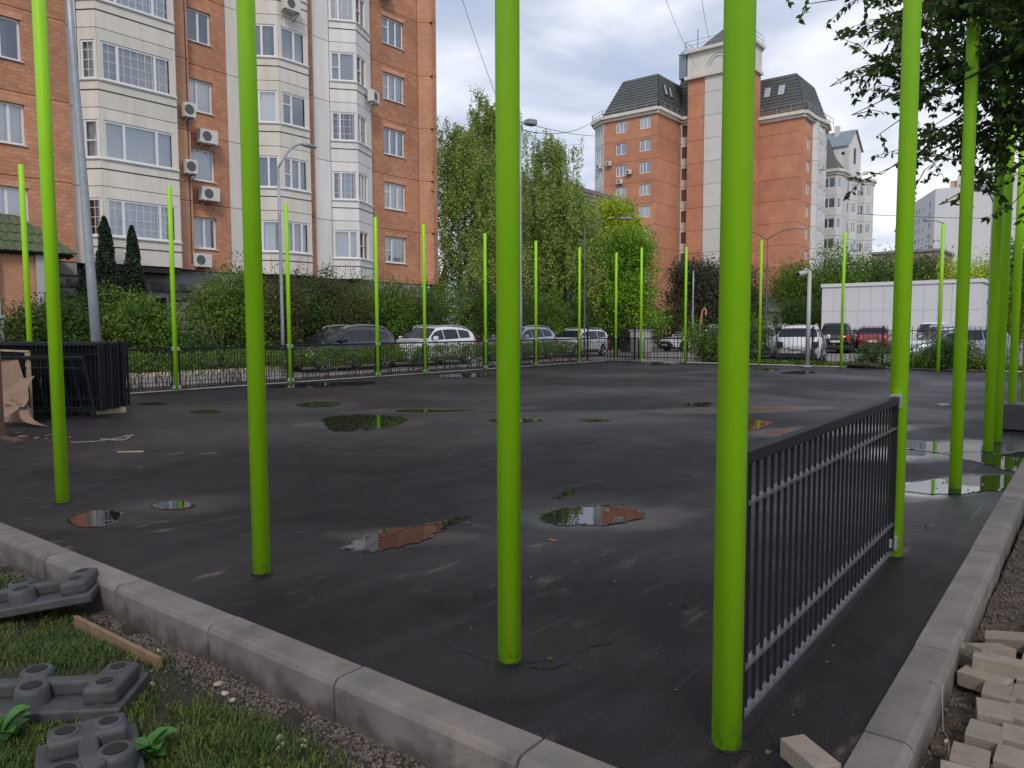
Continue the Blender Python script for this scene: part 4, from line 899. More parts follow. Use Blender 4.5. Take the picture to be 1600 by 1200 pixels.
def mansard(name, base, z0, top, z1, bld, off, m, rows=12):
    """steep roof between a base and a top polygon, made of overlapping courses"""
    mb = MB(); n = len(base)
    B_ = [Vector((x-off.x, y-off.y, z0)) for x, y in base]; T_ = [Vector((x-off.x, y-off.y, z1)) for x, y in top]
    for r in range(rows):
        t0, t1 = r/rows, (r+1)/rows
        for i in range(n):
            j = (i+1) % n; e = (B_[j]-B_[i]).normalized(); o_ = Vector((e.y, -e.x, 0))*.07
            a, b = B_[i].lerp(T_[i], t0)+o_, B_[j].lerp(T_[j], t0)+o_; c, d = B_[j].lerp(T_[j], t1), B_[i].lerp(T_[i], t1)
            mb.add([a, b, c, d], [(0, 1, 2, 3)]); mb.add([a-o_, b-o_, b, a], [(0, 1, 2, 3)])
    mb.add(T_, [tuple(range(n))]); mb.build(name, m, bld)
mansard('mansard_roof', [(88.2, 54.2), (88.2, 45.9), (95.5, 45.9), (99, 54.2)], 29.3, [(90.3, 52.2), (90.3, 47.1), (99, 47.1), (99, 52.2)], 34.1, b2.t, BX, SLATE)
mansard('mansard_roof', [(95.0, 47.5), (95.0, 43), (104, 43), (104, 47.5)], 29.3, [(98, 47.4), (98, 43), (104, 43), (104, 47.4)], 36.0, b2.t, BX, SLATE)
mansard('mansard_roof', [(uR-.1, 40), (uR-.1, vR-.1), (108.5, vR-.1), (108.5, 40)], 28.3, [(uR+1.7, 40), (uR+1.7, vR+1.6), (107, vR+1.6), (107, 40)], 33.6, b2.t, BX, SLATE)
mb = MB(); mb.box(3.7, 13, -10.3, -4, -.2, 28.0); mb.box(-6.0, .4, 4.9, 13, -.2, 28.3); mb.box(1.0, 12, 1.5, 12, -.2, 28.3); mb.box(-.3, 2.5, -4.8, 2.0, -.2, 33.5); mb.build('main_block', PLASTG, b2.t)
def skylight(x, y, z, nx, w, h, tilt, rz, bld, m):
    mb = MB(); mb.box(-w/2, w/2, -.12, .05, 0, h); o = mb.build('skylight', ANTH, bld); o.location = (x, y, z); o.rotation_euler = (-tilt, 0, rz)
    mb = MB(); mb.box(-w/2+.1, w/2-.1, -.14, -.121, .1, h-.1); mb.build('skylight_pane', m, o)
SKYP = mat('skylight_glass', (.45, .50, .56), rough=.06, coat=1)
tl2 = math.atan2(2.1, 4.8)
for (px, py) in ((988, 144),): skylight(89.3-95+.05, 49.6-42, 31.5, 0, 1.0, 1.5, tl2, -math.pi/2, b2.t, SKYP)
for yy in (36.0, 34.2): skylight(uR+.85-95, yy-42, 30.9, 0, 1.0, 1.5, math.atan2(1.8, 5.3), -math.pi/2, b2.t, SKYP)
for xx in (91.2, 92.6): skylight(xx-95, 46.4-42, 31.4, 0, .8, 1.5, math.atan2(1.2, 4.8), 0, b2.t, SKYP)
mb = MB(); mb.box(uR+.1-95, uR+1.4-95, 36.9-42, 38.0-42, 28.4, 30.0); mb.build('dormer', SLATE, b2.t)
# drainpipes at the tower
mb = MB(); mb.tube([(uT-.15-95, vT1-.1-42+.0, 4), (uT-.15-95, vT1-.1-42, 33.4)], .09, 6); mb.tube([(uR-.25-95, 37.6-42, 4), (uR-.25-95, 37.6-42, 28)], .09, 6); mb.build('drainpipe', PLASTG, b2.t)
for (y, z, l) in ((52.7, 24.1, 'left of the two'), (50.2, 24.1, 'right of the two')): pass
ac_l = ['air conditioner under the cream corner bay of the distant orange building', 'air conditioner on the orange wall of the distant building, beside the cream bay', 'air conditioner right of an open window on the distant orange building', 'air conditioner under an open window on the distant orange building']
for (x, y, z, l) in ((88.9, 54.9, 22.8, ac_l[0]), (88.3, 53.0, 22.85, ac_l[1]), (88.3, 50.0, 21.4, ac_l[2]), (88.3, 51.3, 20.3, ac_l[3])): ac_unit(x, y, z, -math.pi/2, l)
ac_unit(103.4, 30.5, 21.9, 0, 'air conditioner on the white bays at the right end of the distant orange building')
# ground floor canopy of the mansard building
cb = Bld('canopy_annex', 'low grey annex with olive green tiled canopy roof in front of the distant orange building', 'building', (95, 33))
mb = MB(); mb.box(-1.5, 3, -1.5, 7.5, -.2, 3.4); mb.build('annex_wall', PLASTG, cb.t)
mansard('tiled_canopy', [(92.2, 41.2), (92.2, 30.8), (100, 30.8), (100, 41.2)], 3.4, [(94.2, 41.0), (94.2, 32.2), (100, 32.2), (100, 41.0)], 5.3, cb.t, Vector((95, 33)), mat('olive_tile', (.11, .125, .085), rough=.6), rows=3)
for i, y in enumerate((-.9, .9, 2.2, 4.4, 6.2)):
    mb = MB(); mb.box(-1.56, -1.5, y, y+.55, .4 if i % 2 else 1.1, 2.7); mb.build('window' if i % 2 == 0 else 'door', CARGL, cb.t)

# ---- the white stepped building with a gable
b3 = Bld('white_gabled_building', 'tall white building with stepped bays, steep gable and blue grey roof, beside the orange one', 'building', (116, 31)); b3.far = True
def stack3(p, ztop, wins, m=PLASTG, n=9):
    for k in range(n):
        z0 = ztop-2.8*(k+1)
        if z0 < -2: break
        for i in range(len(p)-1):
            L = (Vector(p[i+1])-Vector(p[i])).length; w = wins[i]
            b3.seg(p[i], p[i+1], z0, z0+2.8, m, [(L*w[0], L*w[1], 1.0, 2.45, w[2])] if w else [], setback=.04)
stack3([(112, 33.6), (112, 30.75), (113.2, 30.3), (116, 30.3)], 22.7, [(.33, .95, '2'), (.15, .85, '1'), None])
stack3([(116, 31.3), (116, 30.0), (117.6, 29.4), (119, 29.6)], 22.4, [(.1, .92, '2/l'), (.2, .85, '2'), None])
stack3([(118, 31.5), (118, 30.9), (120.8, 30.9), (124, 30.9)], 27.2, [None, (.2, .8, '3e'), (.25, .6, '1')], n=10)
stack3([(124, 31.3), (124, 30.0), (125.5, 29.2), (127, 29.4)], 23.0, [(.1, .92, '2/l'), (.2, .8, '2'), None])
b3.finish_cores(.5)
o3 = Vector((116, 31))
mb = MB(); mb.box(-3.3, 14, .3, 12, -.2, 22.6); mb.build('main_block', PLASTG, b3.t)
cornice([(112, 33.6), (112, 30.75), (113.2, 30.3), (116, 30.3)], 22.7, b3.t, o3, .45); cornice([(116, 31.3), (116, 30.0), (117.6, 29.4), (119, 29.6)], 22.4, b3.t, o3, .4); cornice([(124, 31.3), (124, 30.0), (125.5, 29.2), (127, 29.4)], 23.0, b3.t, o3, .4)
mb = MB(); mb.add([(-3.9, 8, 23.4), (-3.9, -.4, 23.4), (2.0, -.4, 23.4), (2.0, 1.6, 26.2), (1.9, 2.6, 29.0), (1.9, 8, 29.2)], [(0, 1, 4, 5), (1, 2, 3), (1, 3, 4)]); mb.build('mansard_roof', SLATE, b3.t)
# gable block
gz0, gz1, gp = 22.0, 27.9, 30.4
mb = MB(); xa, xb, y0, y1 = 2.03, 7.8, -.02, 8.0
mb.add([(xa, y1, gz0), (xa, y0, gz0), (xb, y0-.4, gz0), (xb, y1, gz0), (xa, y1, gz1), (xa, y0, gz1), (xb, y0-.4, gz1), (xb, y1, gz1), ((xa+xb)/2, y0-.2, gp), ((xa+xb)/2, y1, gp)],
       [(0, 1, 5, 4), (1, 2, 6, 8, 5), (2, 3, 7, 6), (3, 0, 4, 9, 7)]); mb.build('gable_block', PLASTW, b3.t)
mb = MB(); mb.add([(xa-.3, y1, gz1-.2), (xa-.3, y0-.3, gz1-.2), ((xa+xb)/2, y0-.5, gp+.12), ((xa+xb)/2, y1, gp+.12), (xb+.3, y0-.7, gz1-.2), (xb+.3, y1, gz1-.2)], [(0, 1, 2, 3), (3, 2, 4, 5)]); mb.build('gable_roof', ROOFBL, b3.t)
mb = MB(); mb.box(4.0, 4.7, 1.8, 2.5, 28.5, 31.2); mb.build('chimney', PLASTG, b3.t)
for i, yy in enumerate((2.8, 0.6)):
    mb = MB(); mb.box(xa-.05, xa-.002, yy-.2, yy+.2, 26.5, 26.9); mb.build('round_vent', DARKC, b3.t)
mb = MB(); mb.box(4.5, 5.3, y0-.32, y0-.28, 25.6, 27.8); mb.build('gable_window', SLATE, b3.t)

# ---- far white block at right
b4 = Bld('far_white_block', 'large plain white apartment block with a blank end wall, far behind the low white shed', 'building', (234.7, 38.8)); b4.far = True
cx4 = Vector((234.7, 38.8)); lf = Vector((258.6, 48.9)); dl = (lf-cx4).normalized(); dr = Vector((.12, -1)).normalized()
S4 = mat('far_white_render', (0.66, 0.65, 0.66), rough=.9, var=.03, scale=.2)
for k in range(9):
    z0 = 38.7-3.2-2.9*(k+1)+.9; L = 26
    if z0 < 5: break
    # left face runs lf -> corner
    wins = [(1.5, 2.7, .6, 2.3, '1'), (5, 6.3, .6, 2.3, '1'), (8.5, 9.9, .6, 2.3, '1') , (13.2, 14.2, .9, 2.0, '1'), (L-6, L-4.4, .6, 2.4, '1')]
    p = cx4+dl*L; b4.seg(p, cx4, z0, z0+2.9, S4, wins, gap=0.0, T=.5, setback=.35, curt=0)
b4.finish_cores(1.2)
def wallbox(bld, p0, p1, th, z0, z1, m, off, name):
    a = Vector(p0)-off; b = Vector(p1)-off; e = (b-a).normalized(); nn = Vector((-e.y, e.x))*th
    mb = MB(); mb.prism([(q.x, q.y) for q in (a, b, b+nn, a+nn)], z0, z1); mb.build(name, m, bld)
wallbox(b4.t, cx4+dl*26, cx4, 1.0, 36.4, 38.7, S4, cx4, 'upper_wall')
wallbox(b4.t, cx4+dr*.02, cx4+dr*5, 20, -.2, 38.7, S4, cx4, 'end_wall')
wallbox(b4.t, cx4+dr*5.01, cx4+dr*46, 20, -.2, 41.6, S4, cx4, 'end_wall')
wallbox(b4.t, cx4+dr*3.2+Vector((1, 0)), cx4+dr*5.0+Vector((1, 0)), 6, 38.7, 40.6, mat('ochre_render', (.55, .42, .25), rough=.9), cx4, 'roof_hut')

# ---- low brown block and small dark-roofed building
b5 = Bld('low_brown_block', 'low flat brownish building peeping over the shed bushes at right', 'building', (150, 36))
mb = MB(); mb.box(-4, 8, -13, 4, -.2, 14.3); mb.build('wall', mat('brown_render', (.36, .27, .23), rough=.9, var=.1), b5.t)
mb = MB(); mb.box(-4.3, 8.3, -13.3, 4.3, 14.3, 14.7); mb.build('roof', CONC, b5.t)
b6 = Bld('dark_roofed_house', 'pinkish building with steep dark roof and bright skylights half hidden behind the birches', 'building', (66, 45))
mb = MB(); mb.box(-4, 8, -4, 9, -.2, 11.8); mb.build('wall', BRICKL, b6.t)
mansard('mansard_roof', [(61.5, 54.5), (61.5, 40.5), (75, 40.5), (75, 54.5)], 11.8, [(63.8, 54), (63.8, 42.3), (75, 42.3), (75, 54)], 15.6, b6.t, Vector((66, 45)), mat('brown_slate', (.13, .11, .10), rough=.6), rows=8)
for y in (47.3, 45.6, 43.9):
    skylight(62.6-66, y-45, 12.9, 0, .9, 1.5, math.atan2(2.3, 3.8), -math.pi/2, b6.t, mat('bright_skylight', (.8, .82, .85), rough=.1, coat=1))
for zz in (8.5, 5.5):
    for y in (46, 43.5): 
        mb = MB(); mb.box(-4.08, -4.0, y-45, y-45+1.4, zz, zz+1.5); mb.build('window', FRAMEG, b6.t)

# ---- low white shed
sh = Bld('white_shed', 'long low flat white shed standing behind the parked cars at right', 'building', (78.7, 22.7))
PV = mat('white_cladding_panel', (0.64, 0.64, 0.665), rough=.55, var=.04, scale=.7)
n = 12; wv = 13.6/n; mb = MB(); mb.box(0, .1, -wv+.010, -.010, 0, 3.05); pm1 = mb.mesh('cladding_panel', PV); mb = MB(); mb.box(0, .1, -wv+.010, -.010, 3.07, 5.45); pm2 = mb.mesh('cladding_panel', PV)
for i in range(n):
    for pm in (pm1, pm2): place('cladding_panel', pm, sh.t, (0, -i*wv, 0))
mb = MB(); mb.box(.1, 9, -13.6, 0, -.2, 5.4); mb.box(-.02, .11, -13.62, .0, -.2, -.01); mb.build('shed_body', SHED, sh.t)
mb = MB(); mb.box(-.12, 9.1, -13.75, .1, 5.46, 5.78); mb.build('roof_edge', SHED, sh.t)
mb = MB(); mb.box(4.0, 4.5, -13.66, -13.6, 3.6, 4.0); mb.build('vent', DARKC, sh.t)

# ================================================================== CARS
def interp(cp, x): return float(np.interp(x, [c[0] for c in cp], [c[1] for c in cp]))
KINDS_ = {
 'suv': dict(L=4.65, W=1.88, top=[(0,.66),(.015,.80),(.06,.93),(.14,1.0),(.26,1.08),(.29,1.12),(.41,1.55),(.48,1.64),(.62,1.67),(.80,1.62),(.90,1.50),(.955,1.16),(.975,1.05),(.99,.9),(1,.72)], belt=[(0,.62),(.06,.84),(.27,1.03),(.6,1.07),(.93,1.14),(.98,.95),(1,.7)], ws=(.295,.425), rw=(.885,.955), sw=[(.335,.50),(.51,.70),(.715,.865)], wr=.345, wx=(.18,.80), rail=True),
 'saloon': dict(L=4.6, W=1.80, top=[(0,.56),(.015,.68),(.06,.80),(.15,.88),(.29,.95),(.43,1.36),(.50,1.44),(.62,1.46),(.72,1.42),(.86,1.10),(.95,1.06),(.985,.95),(1,.65)], belt=[(0,.54),(.06,.72),(.28,.90),(.6,.95),(.9,1.0),(.98,.85),(1,.6)], ws=(.30,.435), rw=(.735,.855), sw=[(.345,.51),(.52,.70)], wr=.32, wx=(.19,.80), rail=False),
 'estate': dict(L=4.5, W=1.78, top=[(0,.56),(.015,.70),(.06,.84),(.14,.93),(.25,1.0),(.37,1.40),(.46,1.50),(.62,1.53),(.84,1.49),(.93,1.36),(.965,1.05),(.985,.95),(1,.66)], belt=[(0,.54),(.06,.74),(.25,.92),(.6,.97),(.94,1.03),(.98,.85),(1,.6)], ws=(.26,.38), rw=(.92,.965), sw=[(.30,.48),(.49,.68),(.69,.89)], wr=.31, wx=(.19,.80), rail=True),
 'van': dict(L=4.8, W=1.9, top=[(0,.62),(.015,.80),(.05,.98),(.13,1.1),(.20,1.17),(.33,1.72),(.40,1.82),(.6,1.85),(.92,1.82),(.965,1.70),(.985,1.1),(1,.7)], belt=[(0,.6),(.05,.84),(.2,1.08),(.6,1.12),(.96,1.14),(1,.7)], ws=(.205,.34), rw=(.945,.985), sw=[(.25,.44),(.45,.68),(.69,.92)], wr=.33, wx=(.17,.80), rail=False),
}
def make_car(kind, label, pos, heading, col, cat='car', group=None, clad=True, tail=None):
    K = KINDS_[kind]; L, W = K['L'], K['W']; t = thing('parked_'+('van' if kind == 'van' else 'car'), label, cat, (pos[0], pos[1], -.028), math.radians(heading), group)
    xs = sorted(set(list(np.linspace(0, 1, 61))+[K['ws'][0], K['ws'][1], K['rw'][0], K['rw'][1]]))
    wr = K['wr']
    def zlow(s):
        z = .24+.10*(abs(2*s-1)**8); x = s*L
        for wx in K['wx']:
            d = abs(x-wx*L)
            if d < wr+.06: z = max(z, math.sqrt((wr+.06)**2-d*d)+wr-.03)
        return z
    def sec(s):
        zt = interp(K['top'], s); zb = min(interp(K['belt'], s), zt-.04); w = W/2*(1-.20*abs(2*s-1)**5.5-.05*(abs(2*s-1)**24)); zl = min(zlow(s), zb-.06)
        c = min(1, max(0, (zt-zb-.06)/.42)); wr_ = w*(1-.26*c); flare = .0
        for wx in K['wx']:
            d = abs(s*L-wx*L)
            if d < wr+.16: flare = .02*(1-(d/(wr+.16))**2)
        zm = zl+(zb-zl)*.5
        P = [(w*.93+flare, zl), (w*.985+flare, zl+(zb-zl)*.12), (w+flare, zm), (w*.99+flare*.3, zm+(zb-zm)*.55), (w*.965, zb), (w*(.945-.0*c), zb+.02)]
        P += [(w*.945*(1-f)+(wr_+.0)*f, zb+.02+(zt-zb-.09*c-.02)*f) for f in (.25, .5, .75, 1)]
        P += [(wr_-.035-.1*(1-c)*w, zt-.035*c+.0), (wr_*.72, zt-.008), (wr_*.36, zt+.004), (0, zt+.006)]
        return P
    S = [sec(s) for s in xs]; m = len(S[0]); X = [L/2-s*L for s in xs]
    # plan-view rounding of nose and tail
    def xr(i, y): 
        s = xs[i]; e = .16*(abs(y)/(W/2))**2.4; k = max(0, 1-s/.12); k2 = max(0, 1-(1-s)/.10); return X[i]-e*k+e*.8*k2
    mb = MB(); 
    for i in range(len(xs)):
        ring = [(xr(i, y), y, z) for y, z in S[i]]+[(xr(i, y), -y, z) for y, z in reversed(S[i][:-1])]; mb.v += ring
    R = 2*m-1
    for i in range(len(xs)-1):
        for j in range(R-1): mb.f.append((i*R+j, i*R+j+1, (i+1)*R+j+1, (i+1)*R+j)); mb.m.append(0)
    mb.f.append(tuple(range(R))); mb.m.append(0); mb.f.append(tuple((len(xs)-1)*R+j for j in reversed(range(R)))); mb.m.append(0)
    body = mb.build('body', col, t, smooth=True)
    mb = MB(); mb.box(-L/2+.14, L/2-.14, -W/2+.16, W/2-.16, .2, .62); mb.build('underbody', CLAD, t)
    def pt(s, j, f, off, side=1):
        """point on the body: section edge j..j+1 at fraction f, pushed outwards"""
        P = sec(s); y = P[j][0]*(1-f)+P[j+1][0]*f; z = P[j][1]*(1-f)+P[j+1][1]*f; k = min(range(len(xs)), key=lambda i: abs(xs[i]-s))
        ex = .16*(abs(y)/(W/2))**2.4; kk = max(0, 1-s/.12); k2 = max(0, 1-(1-s)/.10); x = L/2-s*L-ex*kk+ex*.8*k2
        dy, dz = P[j+1][0]-P[j][0], P[j+1][1]-P[j][1]; l = math.hypot(dy, dz) or 1; ny, nz = dz/l, -dy/l
        return Vector((x, side*(y+ny*off), z+nz*off))
    # side windows run over section edges 5..8 (f 0..4)
    def sidept(s, f, off, side):
        g = f*4; j = min(3, int(g)); return pt(s, 5+j, g-j, off, side)
    for (s0, s1) in K['sw']:
        for side in (1, -1):
            mb = MB(); nn_ = 8
            for a in range(nn_):
                for q in range(4):
                    sa, sb_ = s0+(s1-s0)*a/nn_, s0+(s1-s0)*(a+1)/nn_
                    f0, f1 = .03+.86*q/4, .03+.86*(q+1)/4
                    mb.add([sidept(sa, f0, .006, side), sidept(sb_, f0, .006, side), sidept(sb_, f1, .006, side), sidept(sa, f1, .006, side)], [(0, 1, 2, 3)])
            mb.build('side_window', CARGL, t, smooth=True)
    def screen(name, s0, s1, m_, off=.008, jj=(9, 10, 11, 12)):
        mb = MB(); nn_ = 6
        for a in range(nn_):
            sa, sb_ = s0+(s1-s0)*(a+.0)/nn_, s0+(s1-s0)*(a+1)/nn_
            for side in (1, -1):
                for j in jj:
                    def up(s, f): 
                        p = pt(s, j, f, 0, side); p.z += off; p.x += (off if name == 'windscreen' else -off)*1.0; return p
                    mb.add([up(sa, 0 if j > 9 else .35), up(sb_, 0 if j > 9 else .35), up(sb_, 1), up(sa, 1)], [(0, 1, 2, 3)])
        mb.build(name, m_, t, smooth=True)
    screen('windscreen', *K['ws'], CARGL); screen('rear_window', *K['rw'], CARGL)
    # lights, bumpers, plates
    w9 = W/2*.80
    for side in (1, -1):
        mb = MB(); zz = interp(K['belt'], .05)-.10; n_ = 5
        for a in range(n_):
            s0, s1 = .012+.06*a/n_, .012+.06*(a+1)/n_
            mb.add([pt(s0, 2, .25, .008, side), pt(s1, 2, .35, .008, side), pt(s1, 3, .8, .008, side), pt(s0, 3, .6, .008, side)], [(0, 1, 2, 3)])
        x0 = L/2-.02*L; mb.add([(x0+.05, side*W*.22, zz-.02), (x0-.03, side*W*.37, zz-.02), (x0-.07, side*W*.37, zz+.10), (x0+.0, side*W*.22, zz+.10)], [(0, 1, 2, 3)]); mb.build('headlight', CLEARL, t)
        mb = MB(); zz = interp(K['belt'], .96)-.28
        for a in range(3):
            s0, s1 = .955+.04*a/3, .955+.04*(a+1)/3
            mb.add([pt(s0, 2, .6, .010, side), pt(s1, 2, .5, .010, side), pt(s1, 3, .9, .010, side), pt(s0, 3, .95, .010, side)], [(0, 1, 2, 3)])
        x0 = -L/2-.005; mb.box(x0-.01, x0+.10, side*W*.36-.13, side*W*.36+.11, zz, zz+.22); bevel(mb.build('tail_light', tail or REDL, t), .03)
        mb = MB(); mb.box(L/2-K['ws'][1]*L+.22, L/2-K['ws'][1]*L+.42, side*(W/2+.10)-.10, side*(W/2+.10)+.08, interp(K['belt'], .35)+.02, interp(K['belt'], .35)+.20); bevel(mb.build('mirror', col, t), .05, 3)
        if K['rail']:
            mb = MB(); mb.tube([(L/2-s*L, side*(sec(s)[9][0]-.06), interp(K['top'], s)+(.045 if .42 < s < .86 else .0)) for s in (.42, .45, .55, .65, .75, .84, .875)], .018, 6); mb.build('roof_rail', CHROME, t)
        mb = MB(); mb.bar((L*.19, side*(W/2+.004), .30), (-L*.17, side*(W/2+.004), .30), .03, .16); mb.build('sill_trim', CLAD if clad else col, t)
        for sx in (.52, .70):
            mb = MB(); q = [pt(sx, 2, 0, .003, side), pt(sx, 3, 0, .003, side), pt(sx, 4, 0, .003, side), pt(sx, 5, 0, .003, side)]; mb.tube(q, .006, 4); mb.build('door_seam', CLAD, t)
            mb = MB(); hx = L/2-sx*L+.13; mb.bar((hx-.08, side*(W/2+.012), interp(K['belt'], .6)-.14), (hx+.08, side*(W/2+.012), interp(K['belt'], .6)-.14), .02, .03); mb.build('door_handle', CHROME, t)
    mb = MB(); mb.box(-L/2-.03, -L/2+.12, -W*.40, W*.40, .28, .50); bevel(mb.build('rear_bumper', CLAD if clad else col, t), .04, 3)
    mb = MB(); mb.box(L/2-.14, L/2+.03, -W*.36, W*.36, .26, .44); bevel(mb.build('front_bumper', CLAD if clad else col, t), .04, 3)
    mb = MB(); mb.box(L/2-.1, L/2+.015, -W*.26, W*.26, .50, .66); bevel(mb.build('grille', CLAD, t), .02)
    mb = MB(); mb.box(-L/2-.035, -L/2-.02, -.26, .26, .66, .78); mb.build('licence_plate', PLATE, t)
    mb = MB(); mb.box(L/2+.02, L/2+.035, -.26, .26, .38, .49); mb.build('licence_plate', PLATE, t)
    # wheels
    for wx in K['wx']:
        for side in (1, -1):
            mb = MB(); x = L/2-wx*L; y = side*(W/2-.12)
            prof = [(.62*wr, .0), (.66*wr, .09), (.92*wr, .11), (wr, .075), (wr, -.075), (.92*wr, -.11), (.62*wr, -.10)]; n_ = 28
            for a in range(n_):
                for r, yy in prof: mb.v.append((r*math.cos(6.2832*a/n_), yy, r*math.sin(6.2832*a/n_)))
            k = len(prof)
            for a in range(n_):
                for b in range(k-1): mb.f.append((a*k+b, a*k+b+1, ((a+1) % n_)*k+b+1, ((a+1) % n_)*k+b)); mb.m.append(0)
            wl = mb.build('wheel', TYRE, t, (x, y, wr), smooth=True)
            mb = MB(); yo = side*.085
            for a in range(5):
                an = 6.2832*a/5+.3
                for da in (-.14, .14): mb.bar((math.cos(an)*.04, yo, math.sin(an)*.04), (math.cos(an+da)*.62*wr, yo*.95, math.sin(an+da)*.62*wr), .03, .045, up=(0, 1, 0))
            mb.tube([(0, yo-.03*side, 0), (0, yo+.008*side, 0)], .05, 10)
            n_ = 24
            for a in range(n_):
                a0, a1 = 6.2832*a/n_, 6.2832*(a+1)/n_
                mb.add([(math.cos(a0)*.60*wr, yo*.6, math.sin(a0)*.60*wr), (math.cos(a1)*.60*wr, yo*.6, math.sin(a1)*.60*wr), (math.cos(a1)*.67*wr, yo*1.08, math.sin(a1)*.67*wr), (math.cos(a0)*.67*wr, yo*1.08, math.sin(a0)*.67*wr)], [(0, 1, 2, 3)])
            mb.build('rim', RIM, wl); mb = MB(); mb.tube([(0, -.05*side, 0), (0, .0, 0)], .62*wr, 20); mb.build('brake_disc', CLAD, wl)
    return t
P_BLACK = paint('car_black', (.006, .007, .009)); P_WHITE = paint('car_white', (.70, .71, .72)); P_SILV = paint('car_silver', (.26, .28, .31), .3); P_GREY = paint('car_grey', (.22, .24, .27), .4)
P_BROWN = paint('car_dark_brown', (.030, .022, .026)); P_RED = paint('car_red', (.22, .012, .02)); P_BEIGE = paint('car_beige', (.36, .31, .26), .3)
make_car('suv', 'black sport utility car with chrome roof rails parked along the street, leftmost of the row', (18.75, 23.1), 180, P_BLACK, group='cars parked along the street')
make_car('suv', 'white sport utility car parked on the street right behind the black one', (23.55, 23.1), 180, P_WHITE, group='cars parked along the street')
make_car('suv', 'pale silver car parked third in the street row, half behind the central foreground post', (29.9, 23.15), 180, P_SILV, group='cars parked along the street')
make_car('estate', 'white estate car parked last in the street row, left of the white cabinet', (35.3, 23.2), 180, P_WHITE, group='cars parked along the street')
make_car('saloon', 'white saloon car facing left in the car park, behind the far fence and orange barrier', (47.3, 22.0), 158, P_WHITE, group='cars in the car park')
make_car('suv', 'black car half hidden behind the leafy bush at the far fence', (34.6, 14.1), 12, P_BLACK, group='cars in the car park')
make_car('suv', 'grey car standing left of the white sport utility car that shows its tailgate', (38.2, 14.1), 196, P_GREY, group='cars in the car park')
make_car('suv', 'dark estate-like car seen over the roof line left behind the white tailgate', (44.5, 14.9), 60, P_BROWN, group='cars in the car park')
make_car('suv', 'white sport utility car showing its tailgate just behind the camera pole', (34.1, 10.65), 13, P_WHITE, group='cars in the car park', tail=CLAD)
make_car('van', 'dark brown people carrier showing its tail, right of the white camera pole', (49.2, 13.2), 12, P_BROWN, group='cars in the car park')
make_car('saloon', 'beige car mostly hidden behind the dark brown people carrier', (53.0, 13.35), 14, P_BEIGE, group='cars in the car park')
make_car('suv', 'dark red car with its tail to the far fence', (50.3, 11.3), 9, P_RED, group='cars in the car park')
make_car('van', 'white van facing the court in front of the white shed', (54.5, 8.9), 190, P_WHITE, cat='van', group='cars in the car park')
make_car('suv', 'silver car behind the silver estate car, against the white shed', (46.5, 7.0), 170, P_SILV, group='cars in the car park')
make_car('estate', 'silver estate car with red tail lamp behind the far fence, rightmost of the parked cars', (37.3, 5.3), 128, P_SILV, group='cars in the car park', clad=False)

# ================================================================== LAMP POSTS, CAMERA POLE, CABINET, FAR FENCE
LAMPH = mat('lamp_head_grey', (.25, .28, .32), rough=.5)
LAMPD = mat('dark_lamp_steel', (.10, .11, .11), rough=.6)
def lamp(label, x, y, h, r0, r1, arm, head='leaf', m=None, lean=(0, 0)):
    m = m or GALV; t = thing('street_lamp', label, 'street lamp', (x, y, 0), 0, None)
    mb = MB(); L_ = [(lean[0]*k, lean[1]*k, -.1+(h+.1)*k) for k in (0, .25, .5, .75, 1)]; mb.tube(L_, [r0+(r1-r0)*k for k in (0, .25, .5, .75, 1)], 12); mb.build('pole', m, t, smooth=True)
    if arm:
        ax, ay, az = arm; mb = MB(); b = Vector(L_[-1]); mb.tube([b+Vector((ax*s, ay*s, az*(1-(1-s)**2))) for s in (0, .2, .4, .6, .8, 1)], r1*.9, 8); mb.build('arm', m, t, smooth=True)
        e = b+Vector((ax, ay, az)); d = Vector((ax, ay, 0)).normalized(); rz = math.atan2(d.y, d.x)
        mb = MB(); 
        if head == 'leaf': mb.prism([(-.05, -.06), (.1, -.14), (.45, -.16), (.62, -.05), (.62, .05), (.45, .16), (.1, .14), (-.05, .06)], -.05, .04)
        else: mb.prism([(-.05, -.16), (.1, -.2), (.35, -.2), (.4, -.12), (.4, .12), (.35, .2), (.1, .2), (-.05, .16)], -.10, .10)
        o = bevel(mb.build('lamp_head', LAMPH, t, (e.x, e.y, e.z), rz), .02)
    return t
lamp('thick grey lamp pole just beyond the left fence, rising out of the picture', 8.38, 19.6, 11.0, .125, .06, None, lean=(-.33, .12))
lamp('slim lamp post with a curved arm in front of the second cream bay', 17.4, 24.9, 7.6, .075, .05, (1.25, .1, 1.1))
lamp('slim lamp post right behind the central foreground post, its head peeping out at the birches', 24.35, 18.75, 9.5, .08, .05, (.35, -.1, .25), 'box')
lamp('lamp post with a long rising arm before the yellow green maple', 34.0, 21.9, 6.6, .05, .03, (1.6, -1.2, .75), m=LAMPD)
lamp('thin lamp post in front of the dark plum-coloured tree', 42.3, 19.6, 4.9, .05, .04, None)
t = lamp('lamp post with two arms in front of the windowless orange wing', 52.6, 18.9, 7.6, .07, .04, (.9, -1.7, .7), m=LAMPD)
mb = MB(); mb.tube([(0, 0, 7.55), (-.3, .6, 8.0), (-.8, 1.5, 8.3)], .045, 6); mb.build('arm', LAMPD, t)
lamp('grey lamp post with a boxy head at right in front of the far white block', 35.4, 3.80, 6.4, .085, .06, (-.25, .35, .55), 'box')
lamp('lamp head on a post mostly hidden behind the second green post of the right row', 60, 9.3, 8.6, .09, .06, (-.3, .8, .3), 'box')
